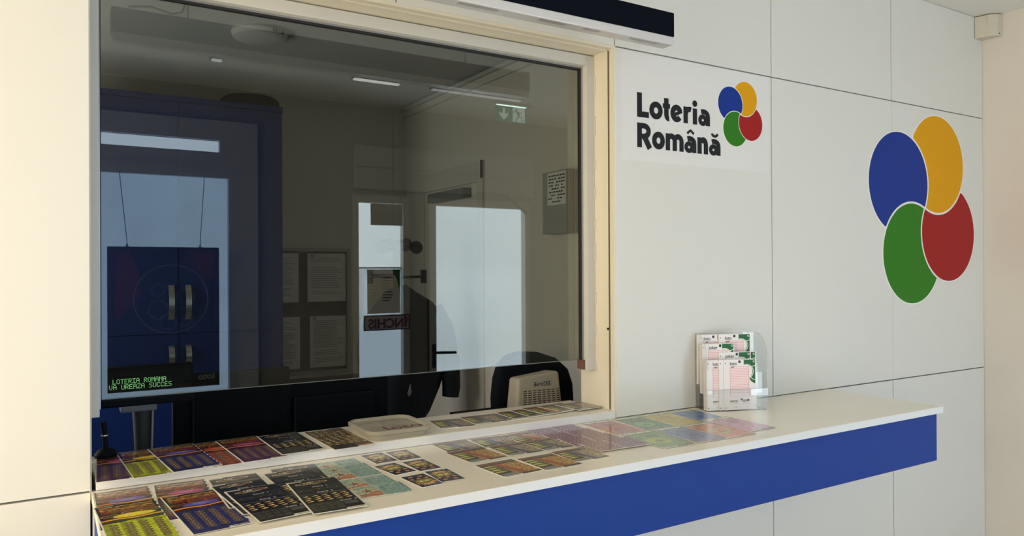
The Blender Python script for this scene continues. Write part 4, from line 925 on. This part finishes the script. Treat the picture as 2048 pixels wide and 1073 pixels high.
eg = MB(); eg.tube([(-.0015, a, b) for a, b in prof[2:]], .0009, 6).tube([(W_+.0015, a, b) for a, b in prof[2:]], .0009, 6).tube([(0, -.0015, .077), (W_, -.0015, .077)], .0008, 6)
eg.build('polished_edge', EG, hd, local=True)
TK['slip'] = card_mesh('betting_slip', art_slip(), .126, .180, upright=True, mt=PRINTM)
SINK = mat('slip_dark_green_ink', (.012, .035, .024), .6)
def pad(u, w, y, title, th, lean, label):
    cu = u+.063
    p0 = Vector((hO[0], hO[1], hO[2])); R = Matrix.Rotation(HA, 3, 'Z')
    base = thing('betting_slip_pad', tuple(p0+R@Vector((cu, y, w))), label, 'slip pad', rz=HA, group='betting slip pads in the acrylic holder')
    base.rotation_euler = (math.radians(lean), 0, HA)
    fs_ = bpy.data.objects.new('top_slip', TK['slip']); COL.objects.link(fs_); fs_.parent = base; fs_.location = (0, -.0001, .090)
    def T(t, size, x, z, b=.0002): text(t, size, SINK, fs_, (x, -.0013, z), name='print', ext=.0001, bold=b, local=True)
    T(title, .0165, -.040 if title == 'loto' else -.038, .070); T('noroc', .0125, -.040, -.062, .0002)
    if title == 'loto': T('6/49', .0075, -.034, .0605, .0002)
    x0_ = -.040+(.034 if title == 'loto' else .043)
    MB().box(x0_, x0_+.0085, -.0014, -.0012, .0775, .0865, b=.0).build('mark', SINK, fs_, local=True); MB().box(.002, .008, -.0014, -.0012, -.056, -.050).build('mark', SINK, fs_, local=True)
    k = MB(); n = max(2, int(th/.0022))
    for i in range(n): k.box(-.063+random.uniform(-.0015, .0015), .063+random.uniform(-.0015, .0015), i*th/n+.0004, (i+1)*th/n, .0, .180-random.uniform(0, .002))
    k.build('paper_block', mat('pad_paper', (.80, .77, .78), .7), base, local=True)
pad(-.001, .003, .006, 'loto', .026, -1, 'front left pad of lottery slips, half covered by the right one')
pad(.045, .003, .0035, 'loto', .002, -1, 'lottery slip pad whose left edge shows behind the front right pad')
pad(.063, .003, .0015, 'loto', .0015, -1, 'frontmost right pad of lottery slips with pink grid fully visible')
pad(-.001, .058, .040, 'joker', .024, -1, 'middle pad of joker slips at the left of the holder')
pad(.062, .026, .0355, 'joker', .0035, -1, 'joker slip pad peeking out above the front right pad')
pad(.084, .026, .0375, 'joker', .0015, -1, 'joker slip pad whose green corner sticks out at the right')
pad(-.003, .088, .074, 'loto', .010, 0, 'rear left pad of lottery slips against the wall')
pad(.078, .089, .0685, 'loto', .004, 0, 'rear right pad of lottery slips with large green corner')
